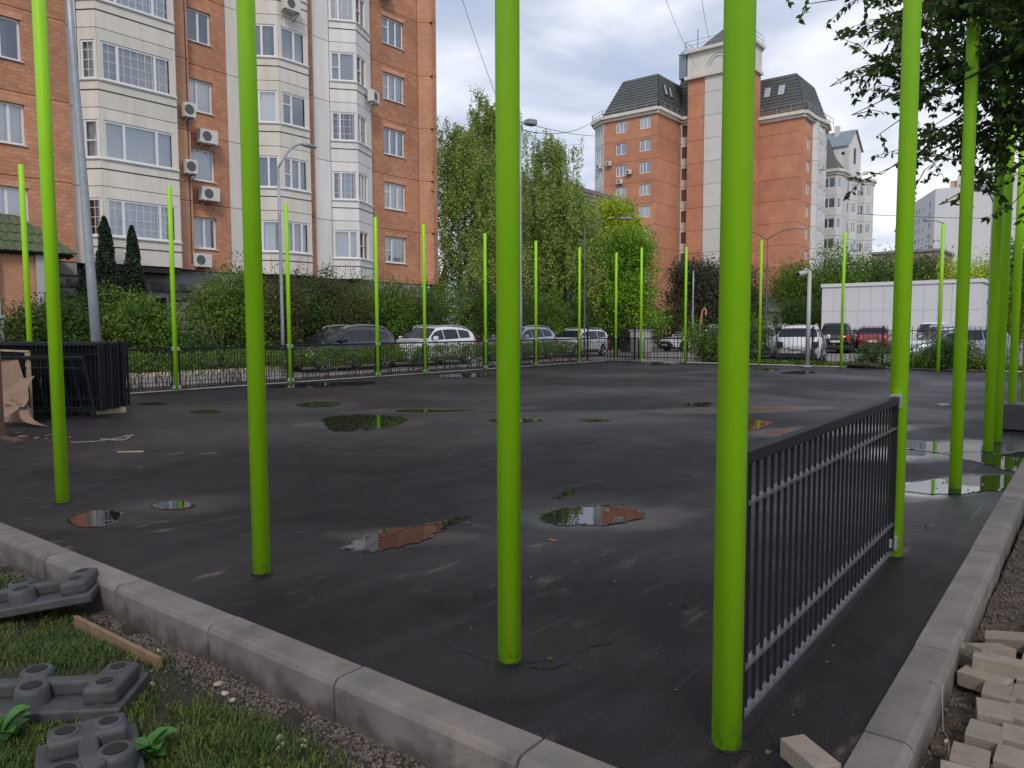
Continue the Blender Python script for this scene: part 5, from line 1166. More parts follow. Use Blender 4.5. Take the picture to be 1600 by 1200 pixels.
# white camera pole
t = thing('camera_pole', 'white steel pole with surveillance camera by the far edge of the court', 'camera pole', (30.3, 9.22, 0))
mb = MB(); mb.tube([(0, 0, -.05), (0, 0, 3.7)], [.085, .070], 16); mb.tube([(0, 0, 0), (0, 0, .03)], .17, 16); mb.build('pole', WHITEM, t, smooth=True)
mb = MB(); mb.tube([(0, 0, 3.68), (-.1, .10, 3.78), (-.18, .16, 3.72)], .04, 8); mb.build('arm', WHITEM, t)
mb = MB(); mb.tube([(-.02, .12, 3.66), (-.42, .30, 3.57)], .095, 14); mb.build('camera_housing', WHITEM, t, smooth=False)
mb = MB(); mb.tube([(-.421, .3005, 3.5698), (-.44, .309, 3.565)], .07, 14); mb.build('lens', CLAD, t)
# white cabinet
t = thing('utility_cabinet', 'white upright cabinet on a dark plinth behind the far corner of the fence', 'cabinet', (32.3, 17.6, 0), .2)
mb = MB(); mb.box(-.25, .25, -.42, .42, -.1, .35); mb.build('plinth', CONC, t); mb = MB(); mb.box(-.27, .27, -.45, .45, .36, 1.40); bevel(mb.build('body', WHITEM, t), .02)
mb = MB(); mb.box(-.32, .32, -.5, .5, 1.405, 1.46); mb.build('lid', WHITEM, t)
# far picket fence
def picket_fence(a, b, h, label, sp=.165, every=15):
    a = Vector(a); b = Vector(b); d = b-a; L = d.length; t = thing('picket_fence', label, 'fence', (a.x, a.y, 0), math.atan2(d.y, d.x), 'black picket fences around the car park')
    mb = MB(); mb.box(-.009, .009, -.009, .009, .06, h); me = mb.mesh('picket', ANTH2); n = int(L/sp)
    for i in range(n+1): place('picket', me, t, (L*i/n, 0, 0))
    for zz in (.16, h-.17):
        mb = MB(); mb.box(0, L, -.012, .012, zz, zz+.035); mb.build('rail', ANTH2, t)
    mb = MB(); mb.box(-.035, .035, -.035, .035, -.2, h+.02); pm = mb.mesh('fence_post', ANTH2); k = max(1, round(L/2.5))
    for i in range(k+1): place('fence_post', pm, t, (L*i/k, .05, 0))
picket_fence((31.15, 11.9), (31.3, 1.6), 1.55, 'black picket fence between the court and the parked cars at right')
picket_fence((31.3, 20.0), (31.2, 12.2), 1.62, 'black picket fence behind the white cabinet and the leafy bush')
# boom barrier, red and white
t = thing('boom_barrier', 'small orange and white raised barrier arm over the white saloon car', 'barrier', (44.6, 20.4, 0))
mb = MB(); mb.box(-.15, .15, -.15, .15, -.1, 1.0); mb.build('cabinet', WHITEM, t)
mb = MB(); mb.tube([(0, 0, .95), (.0, -.22, 1.5), (0, -.38, 2.6), (0, -.5, 2.75), (0, -.62, 2.6), (0, -.6, 2.3)], .05, 8); mb.build('boom_arm', mat('pale_orange_paint', (.6, .25, .16), rough=.5), t)

# ================================================================== SMALL THINGS AROUND THE COURT
# grey rubber lane separators
def separator(label, x, y, z, rz, L=1.15, tilt=(0, 0), n=3):
    t = thing('rubber_kerb_block', label, 'rubber block', (x, y, z), 0, 'grey moulded rubber blocks lying on the lawn'); t.rotation_euler = (tilt[0], tilt[1], rz)
    W_ = .36
    mb = MB(); mb.prism([(-L/2, -W_/2), (L/2, -W_/2), (L/2, W_/2), (-L/2, W_/2)], 0, .055); o = mb.build('base_plate', RUBBER, t); bevel(o, .012, 3)
    bx = [(-L/2+.085, 1), (0, 0), (L/2-.085, 1)] if n == 3 else [(-L/2+.085, 1), (L/2-.085, 1)]
    mids = [(-L*.23, 2), (L*.04, 2)] if n == 3 else []
    def ringed(cx, cy, r, h, rh):
        mb = MB(); N_ = 24; lv = [(r*1.22, .05), (r*1.10, h*.82), (r*1.0, h-.001), (rh*1.1, h+.001), (rh, h-.001), (rh*.97, h-.02)]
        for a in range(N_):
            for q, zz in lv: mb.v.append((cx+q*math.cos(6.2832*a/N_), cy+q*math.sin(6.2832*a/N_), zz))
        k = len(lv)
        for a in range(N_):
            for b in range(k-1): mb.f.append((a*k+b, ((a+1) % N_)*k+b, ((a+1) % N_)*k+b+1, a*k+b+1)); mb.m.append(0)
        o = mb.build('boss', RUBBER, t, smooth=True); mb = MB(); mb.add([(cx+rh*math.cos(6.2832*a/N_), cy+rh*math.sin(6.2832*a/N_), H_+.0015) for a in range(N_)], [tuple(range(N_))]); mb.build('hole_shade_disc', HOLE_SHADE, o)  # flat disc on top of the boss, the hole's inner shade put into its colour
    H_ = .135
    # end blocks with two holes, middle bosses in pairs, a spine between them
    for ex in ((-1, 1)):
        cx = ex*(L/2-.10); mb = MB(); q = .075
        mb.prism([(cx-q, -.14), (cx+q, -.14), (cx+q, .14), (cx-q, .14)], .05, H_-.006); bevel(mb.build('end_block', RUBBER, t), .022, 3)
        for cy in (-.075, .075): ringed(cx, cy, .052, H_, .034)
    for i in range(1, n):
        cx = -L/2+.1+(L-.2)*i/n
        for cy, dx in ((-.085, .03), (.085, -.03)): ringed(cx+dx, cy, .062, H_, .042)
        mb = MB(); mb.bar((cx+.015, -.042, .09), (cx-.015, .042, .09), .10, .085); bevel(mb.build('bridge', RUBBER, t), .015, 3)
    mb = MB(); mb.prism([(-L/2+.1, -.035), (L/2-.1, -.035), (L/2-.1, .035), (-L/2+.1, .035)], .05, H_-.012); bevel(mb.build('spine', RUBBER, t), .018, 3)
    return t
pA = G(20, 965, -.1); pB = G(95, 1075, -.08); pC = G(165, 1165, -.08)
separator('grey moulded rubber block with one end propped on the front kerb, farthest of the three', 1.55, 5.16, -.13, math.radians(-37), 1.15, (0, math.radians(-6.5)))
separator('long grey moulded rubber block lying flat on the grass, middle one of the three', 1.15, 3.87, -.15, math.radians(-46), 1.2)
separator('grey moulded rubber block cut by the bottom edge beside big leaves, nearest of the three', 1.13, 2.86, -.15, math.radians(-111), .75, n=2)
# long board on the soil
t = place('wooden_board', None, None); bpy.data.objects.remove(t)
mb = MB(); q0 = G(118, 968, -.13); q1 = G(250, 1035, -.13); mb.bar((q0.x, q0.y, -.150), (q1.x, q1.y, -.150), .025, .09); o = bevel(mb.build('wooden_board', WOODB), .004); tag(o, 'narrow brown wooden board on edge between lawn and gravel at the front kerb', 'board')
def wiggle(name, label, pts, r, m, cat='string', jit=.02, zf=None, n=8, seed=1):
    r_ = random.Random(seed); P = []
    for a, b in zip(pts[:-1], pts[1:]):
        for k in range(n):
            f = k/n; x = a[0]+(b[0]-a[0])*f+r_.uniform(-jit, jit); y = a[1]+(b[1]-a[1])*f+r_.uniform(-jit, jit); P.append((x, y, (float(zf(x, y)) if zf else 0)+.008+r_.uniform(0, jit*.5)))
    mb = MB(); mb.tube(P, r, 5); return tag(mb.build(name, m), label, cat)
wiggle('string', 'tangle of pale string lying on the asphalt near the fence stack', [B(115, 693), B(150, 691), B(180, 687), B(210, 681), B(190, 690), B(160, 688), B(205, 687), B(196, 681)], .0045, STRING, jit=.035)
wiggle('string', 'knot of pale string on the grass at the left edge by the kerb', [(1.90, 5.55), (1.86, 5.4), (1.9, 5.2), (1.84, 5.05), (1.93, 5.1), (1.88, 5.35), (1.85, 5.5)], .005, STRING, jit=.03, zf=lawn_z, seed=4)
wiggle('string', 'thin pale string hanging from the right kerb down to the soil', [(3.62, .56), (3.6, .5), (3.35, .43), (3.15, .42), (3.05, .45)], .0022, STRING, jit=.006, zf=lambda x, y: (0.012 if y > .485 else soil_z(x, y)), n=5, seed=5)
x, y = B(205, 707); mb = MB(); mb.bar((x-.12, y+.10, .012), (x+.10, y-.12, .012), .04, .015); tag(mb.build('wood_offcut', WOOD), 'short pale strip of wood lying on the asphalt at left', 'offcut')
x, y = B(864, 845); mb = MB(); mb.bar((x, y+.03, .006), (x-.0, y-.03, .006), .012, .006); tag(mb.build('wood_chip', mat('orange_wood', (.5, .2, .08), rough=.8)), 'tiny orange wood chip on the asphalt right of the central post', 'wood chip')
# cardboard and timber heap in front of the stack
def sheet_card(name, label, P, cat='cardboard', m=None, n=8, cr=.02, group=None, seed=0):
    P = [Vector(p) for p in P]; r_ = random.Random(seed); mb = MB(); ph = [r_.uniform(0, 6) for _ in range(4)]
    for j in range(n+1):
        for i in range(n+1):
            a, b = i/n, j/n; q = P[0].lerp(P[1], a).lerp(P[3].lerp(P[2], a), b)
            q = q+Vector((0, 0, 1))*cr*math.sin(a*5+ph[0])*math.sin(b*4+ph[1])+Vector((1, 0, 0))*cr*1.4*math.sin(b*6+ph[2]+a*2); mb.v.append(tuple(q))
    for j in range(n):
        for i in range(n): k = j*(n+1)+i; mb.f.append((k, k+1, k+n+2, k+n+1)); mb.m.append(0)
    o = mb.build(name, m or CARD, smooth=False); s = o.modifiers.new('t', 'SOLIDIFY'); s.thickness = .006; return tag(o, label, cat, group)
gc = 'cardboard sheets thrown in front of the fence stack'
sheet_card('cardboard_sheet', 'tall brown cardboard sheet leaning on the fence stack at the left edge', [(4.85, 14.05, .0), (4.4, 15.3, .0), (4.8, 15.3, 1.08), (5.0, 14.75, 1.05)], group=gc, seed=1)
sheet_card('cardboard_sheet', 'bent light brown cardboard flap in the middle of the heap at left', [(4.62, 13.60, .30), (4.45, 14.2, .36), (4.8, 14.3, .72), (4.92, 13.9, .78)], cr=.03, group=gc, seed=2)
sheet_card('cardboard_sheet', 'curled torn cardboard strip drooping to the asphalt, right end of the heap', [(4.76, 13.2, .02), (4.85, 13.42, .02), (4.62, 14.1, .48), (4.5, 13.9, .38)], cr=.06, group=gc, seed=3)
sheet_card('cardboard_sheet', 'crumpled cardboard piece low at the left picture edge', [(4.4, 13.6, .1), (4.45, 14.3, .15), (4.7, 14.4, .45), (4.6, 13.7, .38)], cr=.03, group=gc, seed=6)
t = thing('wooden_stand', 'dark brown wooden upright on a foot board at the left picture edge', 'wooden stand', (3.92, 12.45, 0), 0)
mb = MB(); mb.box(-.045, .045, -.06, .06, .03, 1.28); mb.build('upright', WOODD, t); mb = MB(); mb.box(-.05, .05, -.75, .55, 0, .028); mb.box(-.4, .5, -.05, .05, 0, .027) if False else None; mb.build('foot_board', WOODD, t); mb = MB(); mb.bar((.0, .06, .25), (.0, .9, .25), .05); mb.build('cross_rail', WOODB, t)
for i, (x, y, l) in enumerate([(5.08, 14.62, 'pale upright timber in the heap left of the leftmost foreground post'), (5.36, 14.30, 'second pale upright timber in the heap, half behind the leftmost foreground post')]):
    mb = MB(); mb.box(-.02, .02, -.07, .07, 0, 1.15); tag(mb.build('timber', WOOD, None, (x, y, 0)), l, 'timber', 'timbers in the heap')
mb = MB(); mb.bar((5.1, 14.6, 1.17), (4.7, 15.5, 1.2), .05, .03); tag(mb.build('timber', WOOD), 'pale timber lying across the tops of the uprights in the heap', 'timber', 'timbers in the heap')
for i in range(14):
    r_ = random.Random(i+40); x = 4.05+r_.uniform(-.1, .5); y = 12.1+r_.uniform(-.5, .8); a = r_.uniform(0, 6); l = r_.uniform(.04, .12)
    mb = MB(); mb.bar((x, y, .01), (x+math.cos(a)*l, y+math.sin(a)*l, .012), .035, .01); tag(mb.build('wood_scrap', WOODB), 'small broken wood scrap at the foot of the heap at left', 'wood scrap', 'wood scraps by the heap')
# pavers
mb = MB(); mb.box(-.1, .1, -.05, .05, 0, .07); PV_ = mb.mesh('paver', PAVER)
def paver(x, y, z, rz, label, rot=None, group='loose concrete pavers on the soil', s=1.0):
    o = place('paver', PV_, None, (x, y, z), rz, rot=rot, scale=s); tag(o, label, 'paver', group); bevel(o, .004); return o
def PG(px, py, z): p = G(px, py, z); return p.x, p.y
x, y = PG(1265, 1188, .035); paver(x, y, 0.002, .95, 'single concrete paver lying on the asphalt at the foot of the nearest green post', group=None)
zz = -.115
P1 = [(1548, 1010, -.045, .25, 'long paver on top of the loose paver pile, pointing to the kerb'), (1560, 1028, -.05, -.65, 'paver crossing the top of the loose paver pile at its right'), (1516, 1018, -.10, -1.2, 'paver at the far kerb side of the loose pile, tilted against the others'), (1540, 1054, -.11, -.95, 'nearest paver of the loose pile, turned askew')]
for i, (px, py, z, rz, l) in enumerate(P1):
    x, y = PG(px, py, z+.07); paver(x, y, z, rz-.9, l, rot=(random.uniform(-.12, .12), random.uniform(-.12, .12), rz-.9))
x, y = PG(1578, 992, -.03); paver(x, y, -.1, -1.3, 'farthest paver of the loose pile at the right edge', rot=(.1, -.15, -1.5))
row = thing('paver_rows', 'two laid rows of pale concrete pavers in the bottom right corner', 'paving', (3.0, .2, 0))
del row['label']; del row['category']; row.name = 'paved_strip'; row['kind'] = 'structure'
rp = [(1562, 1078), (1553, 1108), (1540, 1140), (1516, 1178), (1500, 1212)]
for i, (px, py) in enumerate(rp):
    x, y = PG(px, py, -.035); o = place('paver', PV_, row, (x-3.0, y-.2, -.105+random.uniform(-.006, .006)), math.radians(90+4)+random.uniform(-.08, .08), scale=(.62, 1.55, 1)); bevel(o, .004)
for i in range(12):
    x0, y0 = PG(1622, 1060, -.035); x1, y1 = PG(1592, 1195, -.035); f = i/4.2-1.2; x = x0+(x1-x0)*f; y = y0+(y1-y0)*f
    for k in range(3): o = place('paver', PV_, row, (x-3.0, y-.2-k*.165, -.105+random.uniform(-.003, .003)), math.radians(90)+random.uniform(-.02, .02), scale=(.78, 1.5, 1)); bevel(o, .003)
# concrete block near the right edge
mb = MB(); mb.box(-.24, .24, -.30, .30, .02, .40); o = mb.build('concrete_block', RUBBER, None, (*PG(1598, 672, 0.0),  0), .05); tag(o, 'dark grey rectangular concrete block standing on the asphalt at the right picture edge', 'block'); bevel(o, .01)
# fallen leaves and grit on the asphalt
n = 120; x = rng.uniform(2.6, 9, n); y = .9+rng.exponential(1.2, n); k = (y < 7) & (x > 2.35); C_ = np.stack([x[k], y[k], np.full(k.sum(), .010)], 1)
me = leaves_mesh('fallen_leaves', C_, .019, mat('withered_leaf', (.15, .115, .055), rough=.8, isl=.5), 1.5, .95); tag(place('fallen_leaves', me), 'small withered leaves scattered over the wet asphalt', 'fallen leaves', kind='stuff')
n = 320; x = rng.uniform(2.5, 12, n); y = rng.uniform(.9, 10, n)
pebble_field('asphalt_grit', x, y, lambda a, b: a*0, .006, GRAVEL, 'small stones and grit scattered on the asphalt')
# fine tar ridges at the feet of the foreground posts
def ridge(pts, seed):
    r_ = random.Random(seed); P = [Vector((*B(*p), .001)) for p in pts]; Q = []
    for a, b in zip(P[:-1], P[1:]):
        for k in range(6): Q.append(a.lerp(b, k/6)+Vector((r_.uniform(-.012, .012), r_.uniform(-.012, .012), r_.uniform(-.003, .002))))
    mb = MB(); mb.tube(Q, [.002+.004*r_.random() for _ in Q], 5); tag(mb.build('asphalt_ridge', TAR), kind='structure')
ridge([(700, 1008), (740, 1026), (775, 1036), (800, 1044)], 1); ridge([(822, 1036), (860, 1030), (925, 1012), (960, 1003)], 2); ridge([(810, 1040), (850, 1046), (900, 1036)], 3); ridge([(1160, 1160), (1180, 1150), (1192, 1140)], 4)

# ================================================================== VEGETATION
def shrub(name, label, x, y, r, h, m, n=9000, size=.055, cat='shrub', group=None, z0=0.0, rx=None, clump=.22, stems=True, ry=None):
    t = thing(name, label, cat, (x, y, z0), 0, group); rx = rx or r; ry = ry or r
    B_ = [(0, 0, h*.45, rx*.8, ry*.8, h*.42)]
    r_ = random.Random(int(x*91+y*37))
    for i in range(9):
        a = r_.uniform(0, 6.28); q = r_.uniform(.35, .8); B_.append((math.cos(a)*rx*q, math.sin(a)*ry*q, h*r_.uniform(.28, .72), rx*.42, ry*.42, h*r_.uniform(.22, .34)))
    C_ = crown_points(B_, n, clump, n//30, .5); C_[:, 2] = np.abs(C_[:, 2])+.03
    place('foliage', leaves_mesh('foliage', C_, size, m, 1.7), t)
    if stems:
        mb = MB()
        for i in range(12):
            a = r_.uniform(0, 6.28); q = r_.uniform(.3, .95); mb.tube([(0, 0, 0), (math.cos(a)*rx*q*.5, math.sin(a)*ry*q*.5, h*.45), (math.cos(a)*rx*q, math.sin(a)*ry*q, h*r_.uniform(.8, 1.08))], [.03, .02, .006], 5)
        mb.build('stem', BARK, t)
    return t
gs = 'shrubs in the planting bed before the apartment block'
SH_ = [(10.0, 26.9, 1.2, 2.7, LF_DARK, 'dark shrub beside the porch, left of the thick grey lamp pole'), (12.5, 26.6, 1.45, 2.75, LF_MID, 'full leafy green shrub under the two cypresses'), (14.1, 26.2, .9, 1.25, LF_DARK, 'low shrub in front of the basement window'),
       (15.8, 26.5, 1.45, 3.75, LF_MID, 'tall green shrub under the brick strip, left of the second foreground post'), (17.9, 26.7, 1.5, 3.3, LF_RED, 'brownish shrub right behind the second foreground post'), (20.0, 27.2, 1.6, 3.35, LF_DARK, 'dark green shrub behind the slim curved lamp post'),
       (22.2, 27.4, 1.6, 3.3, LF_RED, 'reddish brown shrub behind the bonnet of the black car'), (24.4, 27.5, 1.6, 3.3, LF_MID, 'green shrub under the white bay of the apartment block'), (26.6, 27.4, 1.6, 3.2, LF_DARK, 'shrub at the foot of the brick strip right of the white bay'),
       (28.9, 27.2, 1.7, 3.1, LF_MID, 'green shrub behind the white sport utility car'), (31.3, 27.0, 1.7, 3.0, LF_DARK, 'dark shrub under the leftmost birch'), (33.8, 26.8, 1.7, 3.0, LF_DARK, 'dark shrub behind the central foreground post'), (36.2, 26.6, 1.7, 2.9, LF_MID, 'shrub behind the third parked car'), (38.8, 26.2, 1.7, 3.0, LF_DARK, 'dark shrub behind the fourth parked car')]
for (x, y, r, h, m, l) in SH_: shrub('shrub', l, x, y, r*1.12, h*(1.04 if x < 17 else 1.30), m, 14000, .06, group=gs)
shrub('shrub', 'brownish green thicket behind the white cabinet', 44.5, 26.0, 2.4, 3.3, LF_RED, 12000, .07, group='thicket behind the car park gate')
shrub('shrub', 'brownish thicket behind the white saloon car', 50.5, 25.8, 3, 3.3, LF_RED, 12000, .08, group='thicket behind the car park gate')
shrub('shrub', 'dark thicket left of the nearest green post in the distance', 54, 24.0, 3, 3.2, LF_PLUM, 12000, .08, group='thicket behind the car park gate')
shrub('shrub', 'leafy bush hanging over the black car at the far fence', 31.9, 13.9, 1.05, 1.75, LF_MID, 9000, .05, group='bushes at the far fence')
shrub('shrub', 'bush at the far fence directly behind the nearest green post', 32.1, 12.35, .8, 2.4, LF_MID, 7000, .05, group='bushes at the far fence')
shrub('shrub', 'straggly vine bush on the far fence in front of the dark red car', 31.0, 7.0, .55, .95, LF_DARK, 1800, .05, group='bushes at the far fence')
shrub('shrub', 'low bush at the far fence in front of the silver estate car', 31.1, 4.55, .65, 1.15, LF_DARK, 6000, .045, group='bushes at the far fence')
shrub('shrub', 'low weedy bush at the far fence left of the farthest right post', 31.05, 5.6, .6, .5, LF_MID, 3000, .04, group='bushes at the far fence')
shrub('shrub', 'low weedy bush at the far fence below the red tail lamp', 31.1, 3.3, .6, .5, LF_MID, 3000, .04, group='bushes at the far fence')
mb = MB(); mb.tube([(30.95, 7.2, -.05), (31, 7.2, .12), (31, 7.2, .2)], [.75, .45, .1], 12); tag(mb.build('earth_mound', SOIL, smooth=True), 'small heap of dark earth at the foot of the far fence', 'heap')
n = 9000; x = rng.uniform(31.0, 31.35, n); y = rng.uniform(1.8, 12, n); C_ = np.stack([x, y, rng.uniform(0, .22, n)*(.4+.6*rng.uniform(size=n))], 1)
tag(place('weeds', leaves_mesh('weeds', C_, .045, LF_MID, 2.2)), 'strip of weeds along the foot of the far fence', 'weeds', kind='stuff')
# bushes over the shed
for (x, y, r, h, m, l) in [(95, 29.0, 4.0, 8.2, LF_MID, 'tall leafy bush rising over the left end of the white shed'), (93, 23.0, 4.2, 9.0, LF_MID, 'tallest light green bush rising over the middle of the white shed'), (92, 17.5, 3.8, 8.3, LF_DARK, 'dark green bush over the white shed behind the right-hand posts'), (91, 12.0, 3.6, 7.4, LF_YEL, 'yellow green bush over the right part of the white shed'), (90, 7.5, 3.0, 7.3, LF_YEL, 'yellow green bush over the right end of the white shed')]:
    shrub('tall_bush', l, x, y, r*1.1, h*1.16, m, 26000, .15, group='bushes rising over the white shed', clump=.8)
shrub('tall_bush', 'dark bush left of the white shed, under the orange building', 86, 27.0, 2.0, 5.0, LF_DARK, 9000, .12, group='bushes rising over the white shed', clump=.5)
# low hedge between fence and street
t = thing('low_hedge', 'long clipped low hedge with bare stems between the left fence and the street', 'hedge', (8, 19.35, 0))
n = 34000; x = rng.uniform(-4, 21.5, n); nc = 1500; ccx = rng.uniform(-4, 21.5, nc); ccy = rng.normal(0, .30, nc); ccz = .36+.60*rng.uniform(0, 1, nc)**.7
j = rng.integers(0, nc, n); C_ = np.stack([ccx[j], ccy[j], ccz[j]], 1)+rng.normal(size=(n, 3))*[.13, .12, .09]; C_ = C_[(C_[:, 2] < .94+.05*np.sin(C_[:, 0]*2)) & (C_[:, 2] > .25)]
place('foliage', leaves_mesh('foliage', C_, .036, LF_MID, 1.6), t)
mb = MB(); r_ = random.Random(3)
for i in range(420):
    x = r_.uniform(-4, 21.5); y = r_.uniform(-.25, .25); mb.tube([(x, y, -.05), (x+r_.uniform(-.12, .12), y+r_.uniform(-.08, .08), .25), (x+r_.uniform(-.3, .3), y+r_.uniform(-.15, .15), .62)], [.012, .009, .005], 4, caps=False)
o = mb.build('stems', BARK, t); o['kind'] = 'stuff'
# cypresses
def thuja(label, x, y, h, r):
    t = thing('cypress', label, 'tree', (x, y, 0), 0, 'columnar cypresses before the cream bay')
    n = 9000; z = rng.uniform(.02, 1, n)**1.1; a = rng.uniform(0, 6.283, n); prof = r*np.interp(z, [0, .1, .35, .6, .8, .93, 1], [.8, 1, .95, .7, .42, .28, .05]); rr = prof*(.72+.3*np.sin(a*3+z*26)*.35+rng.uniform(-.1, .25, n))
    C_ = np.stack([np.cos(a)*rr, np.sin(a)*rr, z*h], 1); place('foliage', leaves_mesh('foliage', C_, .06, LF_THUJA, 2.0, 0, -.6), t)
    mb = MB(); mb.tube([(0, 0, 0), (0, 0, h*.9)], [.08, .02], 6); mb.build('trunk', BARK, t)
thuja('taller dark columnar cypress in front of the cream bay, left of the pair', 12.35, 28.0, 5.5, .62); thuja('shorter dark columnar cypress right of the taller one', 13.25, 27.9, 5.25, .55)
thuja('small dark cypress behind the thick grey lamp pole', 11.6, 28.0, 3.6, .5)
# birches with hanging twigs
def birch(label, x, y, h, r, n=30000, m=None, zlo=.16, seed=1, group='birches beside the apartment block', lean=(0, 0)):
    m = m or LF_BIRCH; t = thing('birch_tree', label, 'tree', (x, y, 0), 0, group); r_ = np.random.default_rng(seed)
    mb = MB(); tp = [(lean[0]*s+.12*math.sin(s*5+seed), lean[1]*s+.1*math.cos(s*4+seed), h*s) for s in np.linspace(0, .96, 9)]; mb.tube(tp, list(np.interp(np.linspace(0, 1, 9), [0, 1], [.17, .02])), 8); mb.build('trunk', BIRCHB, t, smooth=True)
    mb = MB(); pts = []; nl = 60; per = n//(nl*9)
    for i in range(nl):
        s = zlo+.10+(.96-zlo-.1)*(i/nl); a = i*2.4+r_.uniform(-.4, .4); base = Vector((lean[0]*s, lean[1]*s, h*s)); rad = r*np.interp(s, [0, .25, .5, .8, 1], [.7, 1, .95, .6, .22])*r_.uniform(.5, 1.2)
        tip = base+Vector((math.cos(a)*rad, math.sin(a)*rad, rad*r_.uniform(.1, .8))); mid = base.lerp(tip, .5)+Vector((0, 0, rad*.15)); mb.tube([base, mid, tip], [.045*(1.1-s), .03*(1.1-s), .01], 5, caps=False)
        for k in range(9):
            f = r_.uniform(.25, 1.08); st = base.lerp(tip, f)+Vector(r_.normal(0, .15, 3)); L = r_.uniform(.8, 3.2)*h/15*(1.1 if f > .5 else .8); L = min(L, max(.3, st.z-h*zlo)); q = r_.uniform(0, 1, per)
            drift = r_.normal(0, .12, 2); pts.append(np.stack([st.x+drift[0]*q*L+r_.normal(0, .09, per), st.y+drift[1]*q*L+r_.normal(0, .09, per), st.z-q*L+r_.normal(0, .06, per)], 1))
            if k < 3: mb.tube([st, st+Vector((drift[0]*L*.5, drift[1]*L*.5, -L*.5)), st+Vector((drift[0]*L, drift[1]*L, -L))], [.008, .006, .004], 3, caps=False)
    mb.build('branches', BARK, t); C_ = np.concatenate(pts); place('crown', leaves_mesh('crown', C_, .085, m, 1.5, 0, .5), t)
birch('birch left of the central foreground post, brushing the corner of the apartment block', 33.4, 30.2, 13.6, 3.8, 48000, seed=2)
birch('tallest birch, its top just left of the central foreground post', 36.8, 30.8, 16.2, 3.7, 54000, seed=3)
birch('birch right of the central foreground post with a twig arching to the right', 40.7, 29.6, 14.6, 3.7, 44000, seed=5, lean=(.4, -.5))
birch('bushy lower birch between the tall birch and the house with the dark roof', 44.0, 30.4, 12.0, 3.3, 40000, seed=7)
birch('pale green loose young tree left of the yellow green maple', 39.3, 26.6, 10.6, 2.7, 30000, LF_BIRCH, seed=8)
def tree(name, label, x, y, h, r, m, n=30000, zlo=.25, size=.11, clump=.4, seed=1, group=None, trunk=.16, shell=.45):
    t = thing(name, label, 'tree', (x, y, 0), 0, group); r_ = random.Random(seed)
    mb = MB(); mb.tube([(0, 0, -.1), (.05, .03, h*.25), (0, .1, h*.55), (.05, 0, h*.85)], [trunk, trunk*.8, trunk*.5, .03], 8); mb.build('trunk', BARK, t, smooth=True)
    B_ = [(0, 0, h*(zlo+1)/2, r*.7, r*.7, h*(1-zlo)/2*.9)]; mb = MB()
    for i in range(16):
        a = i*2.4+r_.uniform(-.3, .3); q = r_.uniform(.4, .78); z = h*(zlo+(1-zlo)*r_.uniform(.08, .85)); w = r*r_.uniform(.28, .42); sc = 1-.5*max(0, (z/h-.55)/.45)
        c = (math.cos(a)*r*q*sc, math.sin(a)*r*q*sc, z); B_.append((*c, w, w, w*.85)); mb.tube([(0, 0, max(h*.2, z-h*.22)), (c[0]*.6, c[1]*.6, z-h*.06), c], [trunk*.35, trunk*.2, .015], 5, caps=False)
    mb.build('branches', BARK, t); place('crown', leaves_mesh('crown', crown_points(B_, n, clump, n//38, shell), size, m, 1.5), t)
    return t
tree('maple_tree', 'bright yellow green maple in front of the orange building', 47.5, 28.6, 11.0, 3.1, LF_YEL, 42000, .14, .12, seed=3)
tree('maple_tree', 'greener lower tree in front of the foot of the yellow green maple', 43.0, 24.6, 8.2, 2.3, LF_BRIGHT, 26000, .16, .10, seed=5)
tree('plum_tree', 'dark brownish purple tree left of the nearest green post in the distance', 52.5, 24.0, 6.9, 2.3, LF_PLUM, 26000, .12, .10, seed=6, group='dark plum trees')
tree('plum_tree', 'dark brownish tree directly behind the nearest green post', 55.0, 22.0, 6.6, 2.2, LF_PLUM, 20000, .12, .10, seed=9, group='dark plum trees')
tree('spruce_tree', 'dark conifer at the right end of the white stepped building', 100, 27.0, 6, 2.2, LF_DARK, 12000, .1, .15, seed=4)
# big weeds on the lawn
def weed(label, x, y, s, n=11, seed=0):
    t = thing('weed_plant', label, 'plant', (x, y, float(lawn_z(x, y))), 0, 'big leafy weeds in the grass'); r_ = random.Random(seed)
    for i in range(n):
        a = i*2.4; l = s*r_.uniform(.55, 1.0); up = r_.uniform(.25, 1.25); mb = MB(); K = 6; wv = l*.34
        d = Vector((math.cos(a), math.sin(a), 0)); sd = Vector((-d.y, d.x, 0)); z0_ = s*.8*r_.random()
        for j in range(K+1):
            f = j/K; c = d*(l*(.15+.85*f)*math.cos(up*(1-f*.6)))+Vector((0, 0, z0_+l*math.sin(up)*f*(1.25-.65*f))); w = wv*math.sin(math.pi*min(1, f*.93+.05))**.8
            mb.v += [tuple(c-sd*w+Vector((0, 0, w*.35))), tuple(c), tuple(c+sd*w+Vector((0, 0, w*.35)))]
        for j in range(K):
            b = j*3; mb.f += [(b, b+1, b+4, b+3), (b+1, b+2, b+5, b+4)]; mb.m += [0, 0]
        mb.build('leaf', WEED, t, smooth=True)
q0 = G(236, 1172, -.12); weed('big leafy weed growing beside the bottom rubber block', q0.x, q0.y, .115, 17, 1)
q0 = G(2, 1150, -.12); weed('big leafy weed cut by the left picture edge at the bottom', q0.x, q0.y, .12, 15, 2)
weed('small light green weed in the grass near the kerb, bottom centre left', 1.68, 2.2, .09, 9, 3)

